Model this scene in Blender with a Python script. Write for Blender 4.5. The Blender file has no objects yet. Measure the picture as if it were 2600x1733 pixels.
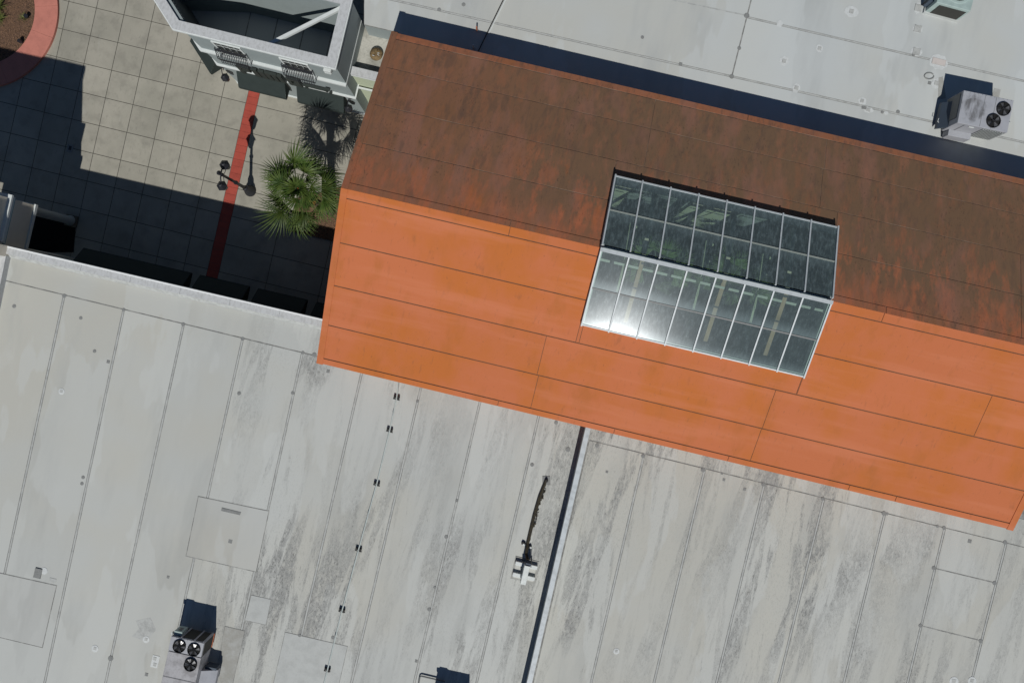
import bpy, math, random
from mathutils import Vector, Matrix
random.seed(7)
R = math.radians
scene = bpy.context.scene
COL = scene.collection

# ------------------------------------------------------------------ camera, sky, sun, exposure
CH, F = 42.0, 2022.2                      # flying height; focal length in pixels of the 2600 px photo
cam_d = bpy.data.cameras.new('camera'); cam_d.sensor_width = 36; cam_d.lens = 28; cam_d.clip_end = 500; cam_d.clip_start = .5
cam = bpy.data.objects.new('camera', cam_d); COL.objects.link(cam)
cam.location = (0, 0, CH); scene.camera = cam

SUN = Vector((-.020, -.816, 1.0)).normalized()      # direction towards the sun
world = bpy.data.worlds.new('World'); scene.world = world; world.use_nodes = True
wn = world.node_tree.nodes; wl = world.node_tree.links
bg = wn['Background']; sky = wn.new('ShaderNodeTexSky'); sky.sky_type = 'NISHITA'; sky.sun_disc = False
sky.sun_elevation = math.asin(SUN.z); sky.sun_rotation = math.atan2(SUN.x, SUN.y); sky.air_density = 1.0; sky.dust_density = 0; sky.ozone_density = 5.0; sky.altitude = 0
wl.new(sky.outputs['Color'], bg.inputs['Color']); bg.inputs['Strength'].default_value = .05
sd = bpy.data.lights.new('sun', 'SUN'); sd.energy = 5.0; sd.angle = R(.5); sd.color = (1, .985, .94)
sun = bpy.data.objects.new('sun', sd); COL.objects.link(sun)
sun.rotation_euler = (-SUN).to_track_quat('-Z', 'Y').to_euler(); sun.location = SUN * 60
vs = scene.view_settings; vs.view_transform = 'Standard'; vs.look = 'None'; vs.exposure = -.55; vs.gamma = 1; vs.use_curve_mapping = False

# ------------------------------------------------------------------ helpers
A = R(13.2)
U = Vector((math.cos(A), -math.sin(A), 0)); V = Vector((math.sin(A), math.cos(A), 0)); Z = Vector((0, 0, 1))

def P(px, py, z=0.0):
    """where the sight line of a photo pixel meets the level z"""
    k = (CH - z) / F
    return Vector(((px - 1300) * k, (866.5 - py) * k, z))

def tag(o, label=None, cat=None, group=None, kind=None):
    if label: o['label'] = label
    if cat: o['category'] = cat
    if group: o['group'] = group
    if kind: o['kind'] = kind
    return o

def thing(name, label, cat, loc=(0, 0, 0), rz=0.0, group=None):
    o = bpy.data.objects.new(name, None); COL.objects.link(o)
    o.empty_display_size = .3; o.location = loc; o.rotation_euler = (0, 0, rz)
    return tag(o, label, cat, group)

class MB:
    def __init__(s): s.v = []; s.f = []
    def add(s, vs_, fs):
        b = len(s.v); s.v += [tuple(p) for p in vs_]; s.f += [tuple(b + i for i in f) for f in fs]; return s
    def quad(s, a, b, c, d): return s.add([a, b, c, d], [(0, 1, 2, 3)])
    def prism(s, poly, off):
        """poly: 3-D points (ccw from above), off: vector added to make the other cap"""
        n = len(poly); off = Vector(off)
        pts = [Vector(p) for p in poly] + [Vector(p) + off for p in poly]
        fs = [tuple(range(n)), tuple(range(2 * n - 1, n - 1, -1))]
        for i in range(n): j = (i + 1) % n; fs.append((i, n + i, n + j, j))
        return s.add(pts, fs)
    def box(s, c, x, y, z, ax=None, ay=None, az=None):
        ax = ax or Vector((1, 0, 0)); ay = ay or Vector((0, 1, 0)); az = az or Z
        c = Vector(c); p = []
        for k in (-1, 1):
            for (i, j) in ((-1, -1), (1, -1), (1, 1), (-1, 1)):
                p.append(c + ax * (x / 2 * i) + ay * (y / 2 * j) + az * (z / 2 * k))
        return s.add(p, [(3, 2, 1, 0), (4, 5, 6, 7), (0, 1, 5, 4), (1, 2, 6, 5), (2, 3, 7, 6), (3, 0, 4, 7)])
    def beam(s, a, b, w, h, up=Z):
        a = Vector(a); b = Vector(b); d = (b - a); L = d.length; d = d / L
        side = d.cross(Vector(up)); side = side.normalized() if side.length > 1e-4 else Vector((1, 0, 0))
        u2 = side.cross(d)
        return s.box((a + b) / 2, L, w, h, d, side, u2)
    def tube(s, pts, r, n=8, cap=True):
        pts = [Vector(p) for p in pts]; rs = r if isinstance(r, (list, tuple)) else [r] * len(pts); b = len(s.v)
        prev = None
        for i, p in enumerate(pts):
            d = (pts[min(i + 1, len(pts) - 1)] - pts[max(i - 1, 0)]).normalized()
            ref = prev if prev is not None else (Vector((1, 0, 0)) if abs(d.x) < .9 else Vector((0, 1, 0)))
            a = (ref - d * ref.dot(d)).normalized(); c = d.cross(a); prev = a
            for k in range(n):
                t = 2 * math.pi * k / n; s.v.append(tuple(p + (a * math.cos(t) + c * math.sin(t)) * rs[i]))
        for i in range(len(pts) - 1):
            for k in range(n):
                k2 = (k + 1) % n; s.f.append((b + i * n + k, b + i * n + k2, b + (i + 1) * n + k2, b + (i + 1) * n + k))
        if cap:
            s.f.append(tuple(b + k for k in range(n - 1, -1, -1))); s.f.append(tuple(b + (len(pts) - 1) * n + k for k in range(n)))
        return s
    def lathe(s, c, prof, n=16, rot=0.0):
        c = Vector(c); b = len(s.v)
        for (r, z) in prof:
            for k in range(n):
                t = 2 * math.pi * k / n + rot; s.v.append((c.x + r * math.cos(t), c.y + r * math.sin(t), c.z + z))
        m = len(prof)
        for i in range(m - 1):
            for k in range(n):
                k2 = (k + 1) % n; s.f.append((b + i * n + k, b + i * n + k2, b + (i + 1) * n + k2, b + (i + 1) * n + k))
        s.f.append(tuple(b + k for k in range(n - 1, -1, -1))); s.f.append(tuple(b + (m - 1) * n + k for k in range(n)))
        return s
    def mesh(s, name, m, smooth=False, origin=None):
        me = bpy.data.meshes.new(name)
        vv = s.v if origin is None else [(x - origin[0], y - origin[1], z - origin[2]) for x, y, z in s.v]
        me.from_pydata(vv, [], s.f); me.materials.append(m)
        if smooth: me.polygons.foreach_set('use_smooth', [True] * len(me.polygons))
        me.update(); return me
    def build(s, name, m, parent=None, smooth=False, bevel=0.0, local=False):
        org = None
        if parent is not None and not local: org = wloc(parent)
        me = s.mesh(name, m, smooth, org)
        o = bpy.data.objects.new(name, me); COL.objects.link(o)
        if parent is not None: o.parent = parent
        if bevel:
            bv = o.modifiers.new('bevel', 'BEVEL'); bv.width = bevel; bv.segments = 2; bv.limit_method = 'ANGLE'
        return o

def wloc(o):
    v = Vector((0, 0, 0))
    while o is not None: v += Vector(o.location); o = o.parent
    return v

def copy_tree(o, parent=None):
    c = o.copy(); COL.objects.link(c); c.parent = parent
    for ch in list(o.children): copy_tree(ch, c)
    return c

def piece(name, me, parent):
    o = bpy.data.objects.new(name, me); COL.objects.link(o); o.parent = parent; return o

def inset(poly, d):
    """move the edges of a convex ccw polygon inwards; d is one distance or one per edge"""
    n = len(poly); d = d if isinstance(d, (list, tuple)) else [d] * n
    L = []
    for i in range(n):
        a = Vector(poly[i]); b = Vector(poly[(i + 1) % n]); e = (b - a).normalized()
        nn = Vector((-e.y, e.x, 0)); L.append((a + nn * d[i], e))
    out = []
    for i in range(n):
        (p, e), (q, g) = L[i - 1], L[i]
        den = e.x * g.y - e.y * g.x
        t = ((q.x - p.x) * g.y - (q.y - p.y) * g.x) / den
        out.append(Vector((p.x + e.x * t, p.y + e.y * t, poly[i].z)))
    return out

# ------------------------------------------------------------------ materials
def _nodes(name):
    m = bpy.data.materials.new(name); m.use_nodes = True
    nt = m.node_tree; return m, nt, nt.nodes, nt.links, nt.nodes['Principled BSDF']

def coords(nt, scale, stretch=(1, 1, 1), rot=0.0, src=None):
    n, l = nt.nodes, nt.links
    g = src or n.new('ShaderNodeNewGeometry').outputs['Position']
    a = n.new('ShaderNodeMapping'); a.inputs['Rotation'].default_value = (0, 0, rot); l.new(g, a.inputs['Vector'])
    b = n.new('ShaderNodeMapping'); b.inputs['Scale'].default_value = tuple(scale * s_ for s_ in stretch); l.new(a.outputs[0], b.inputs['Vector'])
    return b.outputs[0]

def noise(nt, scale, stretch=(1, 1, 1), rot=0.0, lo=.4, hi=.6, detail=5, rough=.6, off=0.0):
    n, l = nt.nodes, nt.links
    t = n.new('ShaderNodeTexNoise'); t.inputs['Scale'].default_value = 1; t.inputs['Detail'].default_value = detail; t.inputs['Roughness'].default_value = rough
    v = coords(nt, scale, stretch, rot)
    if off:
        ad = n.new('ShaderNodeVectorMath'); ad.operation = 'ADD'; ad.inputs[1].default_value = (off, off * .7, off * .3); l.new(v, ad.inputs[0]); v = ad.outputs[0]
    l.new(v, t.inputs['Vector'])
    m = n.new('ShaderNodeMapRange'); m.interpolation_type = 'SMOOTHSTEP'
    m.inputs['From Min'].default_value = lo; m.inputs['From Max'].default_value = hi; l.new(t.outputs['Fac'], m.inputs['Value'])
    return m.outputs['Result']

def mathn(nt, op, a, b):
    m = nt.nodes.new('ShaderNodeMath'); m.operation = op; m.use_clamp = True
    for i, x in enumerate((a, b)):
        if isinstance(x, (int, float)): m.inputs[i].default_value = x
        else: nt.links.new(x, m.inputs[i])
    return m.outputs[0]

def ramp_axis(nt, vec, lo, hi):
    """0..1 along a world direction"""
    n, l = nt.nodes, nt.links
    d = n.new('ShaderNodeVectorMath'); d.operation = 'DOT_PRODUCT'; d.inputs[1].default_value = vec
    l.new(n.new('ShaderNodeNewGeometry').outputs['Position'], d.inputs[0])
    m = n.new('ShaderNodeMapRange'); m.interpolation_type = 'SMOOTHSTEP'; m.inputs['From Min'].default_value = lo; m.inputs['From Max'].default_value = hi
    l.new(d.outputs['Value'], m.inputs['Value']); return m.outputs['Result']

def mix(nt, fac, a, b):
    m = nt.nodes.new('ShaderNodeMix'); m.data_type = 'RGBA'
    if isinstance(fac, (int, float)): m.inputs[0].default_value = fac
    else: nt.links.new(fac, m.inputs[0])
    for i, c in ((6, a), (7, b)):
        if isinstance(c, tuple): m.inputs[i].default_value = (*c, 1)
        else: nt.links.new(c, m.inputs[i])
    return m.outputs[2]

def bump(nt, bs, h, strength=.2, dist=.01):
    b = nt.nodes.new('ShaderNodeBump'); b.inputs['Strength'].default_value = strength; b.inputs['Distance'].default_value = dist
    nt.links.new(h, b.inputs['Height']); nt.links.new(b.outputs[0], bs.inputs['Normal'])

def simple(name, col, rough=.7, metal=0.0, dirt=.25, dcol=None, scale=2.0, stretch=(1, 1, 1), bmp=0.0, rnd=0.0, spec=.5):
    m, nt, n, l, bs = _nodes(name)
    dc = dcol or tuple(c * .55 for c in col)
    c = mix(nt, mathn(nt, 'MULTIPLY', noise(nt, scale, stretch, A, .4, .7), dirt), col, dc)
    c = mix(nt, mathn(nt, 'MULTIPLY', noise(nt, scale * 7, (1, 1, 1), 0, .45, .75), dirt * .6), c, dc)
    if rnd:
        oi = n.new('ShaderNodeObjectInfo'); hv = n.new('ShaderNodeHueSaturation')
        mr = n.new('ShaderNodeMapRange'); mr.inputs['To Min'].default_value = 1 - rnd; mr.inputs['To Max'].default_value = 1 + rnd
        l.new(oi.outputs['Random'], mr.inputs['Value']); l.new(mr.outputs[0], hv.inputs['Value']); l.new(c, hv.inputs['Color']); c = hv.outputs[0]
    l.new(c, bs.inputs['Base Color']); bs.inputs['Roughness'].default_value = rough; bs.inputs['Metallic'].default_value = metal
    bs.inputs['Specular IOR Level'].default_value = spec
    if bmp: bump(nt, bs, noise(nt, scale * 12, (1, 1, 1), 0, .2, .8), bmp)
    return m

def rnd_value(nt, c, amt):
    n, l = nt.nodes, nt.links
    oi = n.new('ShaderNodeObjectInfo'); hv = n.new('ShaderNodeHueSaturation'); mr = n.new('ShaderNodeMapRange')
    mr.inputs['To Min'].default_value = 1 - amt; mr.inputs['To Max'].default_value = 1 + amt
    l.new(oi.outputs['Random'], mr.inputs['Value']); l.new(mr.outputs[0], hv.inputs['Value']); l.new(c, hv.inputs['Color']); return hv.outputs[0]

def roof_white(name, base, heavy, amount=1.0):
    m, nt, n, l, bs = _nodes(name)
    warm = tuple(base[i] * (1.0, .965, .91)[i] for i in range(3)); dark = tuple(c * .78 for c in base)
    c = mix(nt, noise(nt, .11, (1, 1, 1), 0, .38, .62, 3), base, warm)
    c = mix(nt, mathn(nt, 'MULTIPLY', noise(nt, .55, (1, .22, 1), A, .46, .7, 4, off=5), .55), c, dark)
    c = mix(nt, mathn(nt, 'MULTIPLY', noise(nt, .9, (1, .35, 1), A, .56, .75, 6, off=21), .3), c, tuple(min(1, b * 1.16) for b in base))
    # lighter washed tongues with a crisp tide edge
    ton = mathn(nt, 'MULTIPLY', noise(nt, .42, (1, .3, 1), A - R(5), .52, .545, 4, .5, off=61), .5)
    c = mix(nt, ton, c, tuple(min(1, b * 1.10) for b in base))
    if heavy:
        # water-borne dirt: long smears down the fall of the roof, broken up into fine specks, worse on some sheets
        oi = n.new('ShaderNodeObjectInfo'); mr = n.new('ShaderNodeMapRange'); mr.inputs['From Min'].default_value = .12; mr.inputs['From Max'].default_value = .4; mr.inputs['To Min'].default_value = .3
        l.new(oi.outputs['Random'], mr.inputs['Value'])
        area = mathn(nt, 'MULTIPLY', mathn(nt, 'MULTIPLY', ramp_axis(nt, tuple(U), -13.6, -8.5), amount), mr.outputs[0])
        area = mathn(nt, 'MULTIPLY', area, mathn(nt, 'ADD', mathn(nt, 'MULTIPLY', noise(nt, .22, (1, .5, 1), A, .36, .60, 3, off=71), .8), .2))
        sa = noise(nt, 1.05, (1, .10, 1), A + R(5), .50, .565, 6, .62, off=3)
        sb_ = noise(nt, 2.4, (1, .085, 1), A - R(4), .53, .60, 6, .62, off=19)
        st = mathn(nt, 'MULTIPLY', mathn(nt, 'ADD', sa, mathn(nt, 'MULTIPLY', sb_, .7)), area)
        c = mix(nt, mathn(nt, 'MULTIPLY', st, mathn(nt, 'ADD', mathn(nt, 'MULTIPLY', noise(nt, 8, (1, .35, 1), A, .36, .58, 6, .8, off=9), .80), .12)), c, (.255, .258, .25))
        sp = mathn(nt, 'MULTIPLY', noise(nt, 15, (1, .42, 1), A, .545, .60, 5, .8, off=13), mathn(nt, 'ADD', mathn(nt, 'MULTIPLY', st, .85), mathn(nt, 'MULTIPLY', area, .22)))
        c = mix(nt, mathn(nt, 'MULTIPLY', sp, .68), c, (.13, .13, .125))
        s3 = mathn(nt, 'MULTIPLY', noise(nt, 30, (1, .32, 1), A, .58, .63, 4, .8, off=91), mathn(nt, 'ADD', mathn(nt, 'MULTIPLY', st, .8), mathn(nt, 'MULTIPLY', area, .35)))
        c = mix(nt, mathn(nt, 'MULTIPLY', s3, .85), c, (.09, .09, .085))
    c = rnd_value(nt, c, .035)
    l.new(c, bs.inputs['Base Color']); bs.inputs['Roughness'].default_value = .66; bs.inputs['Specular IOR Level'].default_value = .3
    bump(nt, bs, noise(nt, 1.6, (1, .4, 1), A, .3, .7), .12, .02)
    return m

M = {}
M['roof_s'] = roof_white('white_membrane_streaked', (.462, .473, .454), True)
M['roof_n'] = roof_white('white_membrane_clean', (.478, .502, .50), False)
M['roof_low'] = simple('dirty_white_roof', (.46, .45, .40), .8, dirt=.8, dcol=(.2, .2, .17), scale=1.5)
M['seam_dirt'] = simple('seam_dirt', (.17, .17, .165), .95, dirt=.85, dcol=(.36, .36, .34), scale=3)
M['seam_tape'] = simple('seam_tape', (.44, .45, .435), .7, dirt=.55, scale=5)
M['patch_white'] = simple('white_sealant', (.585, .605, .60), .6, dirt=.35, scale=9)
M['patch_grey'] = simple('grey_cap_patch', (.23, .235, .23), .8, dirt=.5, scale=12)
M['rim_grey'] = simple('grey_rim', (.27, .275, .27), .9, dirt=.5, scale=9)
M['patch_tan'] = simple('stained_membrane_patch', (.30, .295, .27), .8, dirt=.6, scale=2, dcol=(.42, .43, .42))
M['patch_blue'] = simple('bluish_membrane_patch', (.425, .438, .425), .6, dirt=.3, scale=2)
M['sheet_pink'] = simple('pale_pink_plate', (.56, .51, .48), .6, dirt=.2, scale=5)

def concrete():
    m, nt, n, l, bs = _nodes('plaza_concrete')
    c = mix(nt, noise(nt, .35, (1, 1, 1), 0, .35, .65, 4), (.345, .325, .272), (.285, .272, .226))
    c = mix(nt, mathn(nt, 'MULTIPLY', noise(nt, 1.3, (1, 1, 1), 0, .46, .72, 6, off=4), .45), c, (.185, .175, .148))
    c = mix(nt, mathn(nt, 'MULTIPLY', noise(nt, 5.5, (1, .5, 1), A, .55, .75, 6, off=7), .35), c, (.15, .145, .125))
    c = mix(nt, mathn(nt, 'MULTIPLY', noise(nt, 2.0, (1, .4, 1), A, .6, .75, 5, off=17), .3), c, (.40, .39, .35))
    c = mix(nt, mathn(nt, 'MULTIPLY', noise(nt, 26, (1, 1, 1), 0, .70, .74, 2, off=2), .6), c, (.1, .09, .08))
    c = rnd_value(nt, c, .06)
    l.new(c, bs.inputs['Base Color']); bs.inputs['Roughness'].default_value = .85
    bump(nt, bs, noise(nt, 30, (1, 1, 1), 0, .2, .8), .1, .004); return m
M['concrete'] = concrete()
M['ground'] = simple('grey_paving_ground', (.21, .205, .19), .9, dirt=.5, scale=.6)
M['joint'] = simple('joint_soil', (.075, .07, .06), .95, dirt=.4, scale=4)
M['red'] = simple('red_painted_paving', (.37, .060, .038), .75, dirt=.35, scale=3, rnd=.06)
M['pink'] = simple('pink_concrete_kerb', (.50, .185, .14), .8, dirt=.3, scale=2, rnd=.03)
M['mulch'] = simple('bark_mulch', (.16, .09, .055), .95, dirt=.9, dcol=(.05, .03, .02), scale=9, bmp=.8)
M['shade_floor'] = simple('black_floor_shade', (.012, .012, .012), .95, spec=.05)

def orange(name, north, wear=1.0):
    m, nt, n, l, bs = _nodes(name)
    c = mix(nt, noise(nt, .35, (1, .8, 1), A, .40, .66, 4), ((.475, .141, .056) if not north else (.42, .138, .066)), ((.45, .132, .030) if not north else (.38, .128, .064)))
    c = mix(nt, mathn(nt, 'MULTIPLY', noise(nt, 1.0, (1, .3, 1), A, .52, .74, 5, off=3), .6), c, (.375, .118, .028))
    c = mix(nt, mathn(nt, 'MULTIPLY', noise(nt, 3.0, (1, .22, 1), A, .60, .78, 5, off=8), .4), c, (.24, .088, .036))
    c = mix(nt, mathn(nt, 'MULTIPLY', noise(nt, 14, (1, .25, 1), A, .67, .73, 3, off=11), .4), c, (.13, .06, .035))
    c = mix(nt, mathn(nt, 'MULTIPLY', noise(nt, 6, (1, .06, 1), A, .61, .72, 4, .65, off=29), .28), c, (.20, .085, .042))
    c = mix(nt, mathn(nt, 'MULTIPLY', noise(nt, .6, (.18, 1.9, 1), A, .50, .68, 5, off=41), .55), c, (.53, .175, .085))
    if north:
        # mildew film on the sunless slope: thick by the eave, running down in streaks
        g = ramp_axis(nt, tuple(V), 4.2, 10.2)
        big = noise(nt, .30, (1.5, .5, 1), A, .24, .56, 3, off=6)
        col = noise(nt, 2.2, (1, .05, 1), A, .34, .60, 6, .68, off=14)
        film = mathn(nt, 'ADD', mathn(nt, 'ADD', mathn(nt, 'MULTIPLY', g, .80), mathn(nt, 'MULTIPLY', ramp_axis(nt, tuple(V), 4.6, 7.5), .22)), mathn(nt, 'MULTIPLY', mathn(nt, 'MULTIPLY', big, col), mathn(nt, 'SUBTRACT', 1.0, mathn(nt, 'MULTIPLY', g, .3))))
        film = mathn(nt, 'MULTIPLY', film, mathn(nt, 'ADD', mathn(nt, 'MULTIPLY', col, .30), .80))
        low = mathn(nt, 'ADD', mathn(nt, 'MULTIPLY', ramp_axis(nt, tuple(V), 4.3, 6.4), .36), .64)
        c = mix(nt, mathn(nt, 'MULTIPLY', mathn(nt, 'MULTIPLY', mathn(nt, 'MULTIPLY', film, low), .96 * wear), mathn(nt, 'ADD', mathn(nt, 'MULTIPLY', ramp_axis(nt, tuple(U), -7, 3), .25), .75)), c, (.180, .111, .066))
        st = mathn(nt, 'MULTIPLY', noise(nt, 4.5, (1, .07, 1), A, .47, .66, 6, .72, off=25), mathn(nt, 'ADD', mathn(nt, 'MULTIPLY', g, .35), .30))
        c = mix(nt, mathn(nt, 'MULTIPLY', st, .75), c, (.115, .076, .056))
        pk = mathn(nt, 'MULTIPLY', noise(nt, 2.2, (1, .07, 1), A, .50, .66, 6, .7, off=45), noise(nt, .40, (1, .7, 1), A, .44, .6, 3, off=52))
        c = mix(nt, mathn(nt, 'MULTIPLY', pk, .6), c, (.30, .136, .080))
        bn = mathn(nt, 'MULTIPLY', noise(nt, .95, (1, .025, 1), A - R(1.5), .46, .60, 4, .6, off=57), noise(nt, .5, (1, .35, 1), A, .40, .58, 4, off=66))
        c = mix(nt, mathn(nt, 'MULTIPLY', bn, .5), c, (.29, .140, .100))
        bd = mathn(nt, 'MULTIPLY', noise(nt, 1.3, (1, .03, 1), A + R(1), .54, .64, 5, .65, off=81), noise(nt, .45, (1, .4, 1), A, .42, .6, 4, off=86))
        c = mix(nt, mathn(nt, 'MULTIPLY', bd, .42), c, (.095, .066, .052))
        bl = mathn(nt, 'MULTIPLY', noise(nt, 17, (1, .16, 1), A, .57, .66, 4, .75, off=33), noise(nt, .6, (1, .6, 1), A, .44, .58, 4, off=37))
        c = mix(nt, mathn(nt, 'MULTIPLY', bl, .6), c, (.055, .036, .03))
    c = rnd_value(nt, c, .03)
    l.new(c, bs.inputs['Base Color']); bs.inputs['Roughness'].default_value = .75; bs.inputs['Specular IOR Level'].default_value = .18
    bump(nt, bs, noise(nt, 2.2, (1, .5, 1), A, .3, .7), .10, .02); return m
M['orange_s'] = orange('orange_roof_coating', False)
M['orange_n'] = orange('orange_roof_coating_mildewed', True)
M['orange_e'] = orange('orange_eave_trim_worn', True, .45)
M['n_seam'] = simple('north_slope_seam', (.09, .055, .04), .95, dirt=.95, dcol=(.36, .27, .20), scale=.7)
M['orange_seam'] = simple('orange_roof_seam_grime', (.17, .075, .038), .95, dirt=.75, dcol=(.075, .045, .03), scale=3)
M['orange_wall'] = simple('terracotta_wall', (.48, .2, .11), .8)

M['white_paint'] = simple('white_painted_stucco', (.265, .305, .305), .8, dirt=.12, scale=1.5)
M['white_trim'] = simple('white_trim', (.62, .65, .64), .6, dirt=.15, scale=4)
M['cap'] = simple('parapet_cap', (.52, .53, .535), .6, dirt=.45, dcol=(.30, .30, .29), scale=9, stretch=(1, .6, 1))
M['coping_blue'] = simple('pale_metal_coping', (.53, .57, .59), .5, dirt=.5, scale=4)
M['cap_edge'] = simple('metal_drip_edge', (.82, .83, .83), .4, dirt=.2, scale=8)
M['sage'] = simple('sage_stucco', (.47, .52, .38), .8, dirt=.15)
M['blue_grey'] = simple('blue_grey_wall', (.33, .36, .36), .8, dirt=.12)
M['teal'] = simple('teal_trim', (.18, .34, .36), .6)
M['brown_slab'] = simple('brown_soffit_board', (.15, .13, .10), .85, dirt=.2, spec=.2)
M['awning'] = simple('dark_green_canvas', (.030, .040, .038), .8, dirt=.25, scale=3, spec=.2)
M['black_iron'] = simple('black_wrought_iron', (.018, .019, .024), .5, dirt=.2)
M['black_rubber'] = simple('black_rubber', (.014, .014, .014), .7)
M['letter'] = simple('dark_green_letter', (.026, .034, .030), .6)
M['dark_glass'] = simple('dark_window_glass', (.012, .016, .016), .3, dirt=.1, spec=.15)
M['galv'] = simple('galvanised_steel', (.50, .53, .52), .45, .3, dirt=.35, scale=5)
M['cabinet'] = simple('grey_equipment_paint', (.36, .37, .40), .5, dirt=.3, scale=3)
M['cabinet_teal'] = simple('pale_teal_equipment_paint', (.36, .45, .43), .5, dirt=.3, scale=3)
M['cabinet_dark'] = simple('dark_grey_panel', (.14, .145, .145), .55, dirt=.3, scale=4)
M['navy'] = simple('navy_panel_and_shade', (.05, .07, .10), .6)
M['coil'] = simple('condenser_coil', (.035, .035, .03), .8, dirt=.4, scale=20)
M['fan_black'] = simple('black_fan_and_recess_shade', (.006, .006, .006), .9)
M['blade'] = simple('aluminium_fan_blade', (.16, .16, .165), .35, .5, dirt=.6, scale=8)
M['rust'] = simple('rusty_metal', (.22, .15, .07), .85, dirt=.9, dcol=(.06, .04, .02), scale=7)
M['copper'] = simple('rust_red_edge', (.42, .13, .06), .8, dirt=.5, scale=12)
M['pipe'] = simple('pale_painted_pipe', (.50, .55, .53), .5, dirt=.3, scale=6)
M['insul'] = simple('black_pipe_insulation', (.020, .017, .012), .8, dirt=.6, dcol=(.09, .07, .03), scale=14, bmp=.5)
M['timber'] = simple('tan_timber', (.36, .24, .15), .7, dirt=.3)
M['interior'] = simple('sage_interior_paint', (.46, .50, .38), .8)
M['floor_dark'] = simple('dark_interior_floor', (.020, .023, .023), .6)
M['trunk'] = simple('palm_trunk', (.16, .12, .085), .9, dirt=.7, scale=8, bmp=.6)
M['orange_fruit'] = simple('orange_fruit_stalk', (.55, .17, .03), .7)
M['grey_bar'] = simple('grey_green_bar', (.30, .33, .30), .5)
M['white_alu'] = simple('white_aluminium', (.50, .535, .55), .5, dirt=.3, scale=5)

def leaf(name, c1, c2):
    m, nt, n, l, bs = _nodes(name)
    c = mix(nt, noise(nt, 3.5, (1, 1, 1), 0, .35, .65, 4), c1, c2)
    c = rnd_value(nt, c, .3)
    l.new(c, bs.inputs['Base Color']); bs.inputs['Roughness'].default_value = .5
    bs.inputs['Specular IOR Level'].default_value = .3
    tr = n.new('ShaderNodeBsdfTranslucent'); l.new(c, tr.inputs['Color']); ms = n.new('ShaderNodeMixShader'); ms.inputs[0].default_value = .22
    l.new(bs.outputs[0], ms.inputs[1]); l.new(tr.outputs[0], ms.inputs[2]); l.new(ms.outputs[0], n['Material Output'].inputs['Surface']); return m
M['leaf'] = leaf('palm_leaf', (.045, .085, .016), (.095, .135, .028))
M['leaf_in'] = leaf('indoor_palm_leaf', (.10, .17, .06), (.15, .22, .09))
M['grass'] = leaf('ornamental_grass_leaf', (.12, .16, .04), (.2, .22, .07))

def glass(name='dusty_skylight_glass', base=.075, runs=.14, silt=.20):
    m, nt, n, l, bs = _nodes(name)
    out = n['Material Output']
    tr = n.new('ShaderNodeBsdfTransparent'); tr.inputs['Color'].default_value = (.72, .83, .77, 1)
    gl = n.new('ShaderNodeBsdfGlossy'); gl.inputs['Roughness'].default_value = .165; gl.inputs['Color'].default_value = (.9, .95, 1, 1)
    g2 = n.new('ShaderNodeBsdfGlossy'); g2.inputs['Roughness'].default_value = .04
    df = n.new('ShaderNodeBsdfDiffuse'); df.inputs['Color'].default_value = (.27, .355, .37, 1)  # dust film, tinted blue to paint in the sky's reflection
    fr = n.new('ShaderNodeFresnel'); fr.inputs['IOR'].default_value = 1.5
    # dust: specks, run marks, and silt gathered along the low edge of each pane (v runs up the pane)
    at = n.new('ShaderNodeAttribute'); at.attribute_name = 'pane_v'
    low = n.new('ShaderNodeMapRange'); low.interpolation_type = 'SMOOTHSTEP'; low.inputs['From Min'].default_value = .34; low.inputs['From Max'].default_value = -.02
    l.new(at.outputs['Fac'], low.inputs['Value'])
    run = noise(nt, 9, (1, .12, 1), A, .40, .78, 6, .7, off=3)
    spk = noise(nt, 24, (1, .35, 1), A, .63, .70, 3, .6, off=6)
    dust = mathn(nt, 'ADD', mathn(nt, 'ADD', mathn(nt, 'MULTIPLY', run, runs), base), mathn(nt, 'MULTIPLY', spk, .30))
    dust = mathn(nt, 'ADD', dust, mathn(nt, 'MULTIPLY', low.outputs[0], silt))
    m1 = n.new('ShaderNodeMixShader'); l.new(fr.outputs[0], m1.inputs[0]); l.new(tr.outputs[0], m1.inputs[1]); l.new(g2.outputs[0], m1.inputs[2])
    m2 = n.new('ShaderNodeMixShader'); l.new(mathn(nt, 'ADD', mathn(nt, 'MULTIPLY', dust, .016), .0016), m2.inputs[0]); l.new(m1.outputs[0], m2.inputs[1]); l.new(gl.outputs[0], m2.inputs[2])
    m3 = n.new('ShaderNodeMixShader'); l.new(mathn(nt, 'MULTIPLY', dust, .55), m3.inputs[0]); l.new(m2.outputs[0], m3.inputs[1]); l.new(df.outputs[0], m3.inputs[2])
    l.new(m3.outputs[0], out.inputs['Surface']); return m
M['glass_s'] = glass('dusty_skylight_glass', .33, .20, .36); M['glass_n'] = glass('streaky_skylight_glass', .34, .45, .22)

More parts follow.
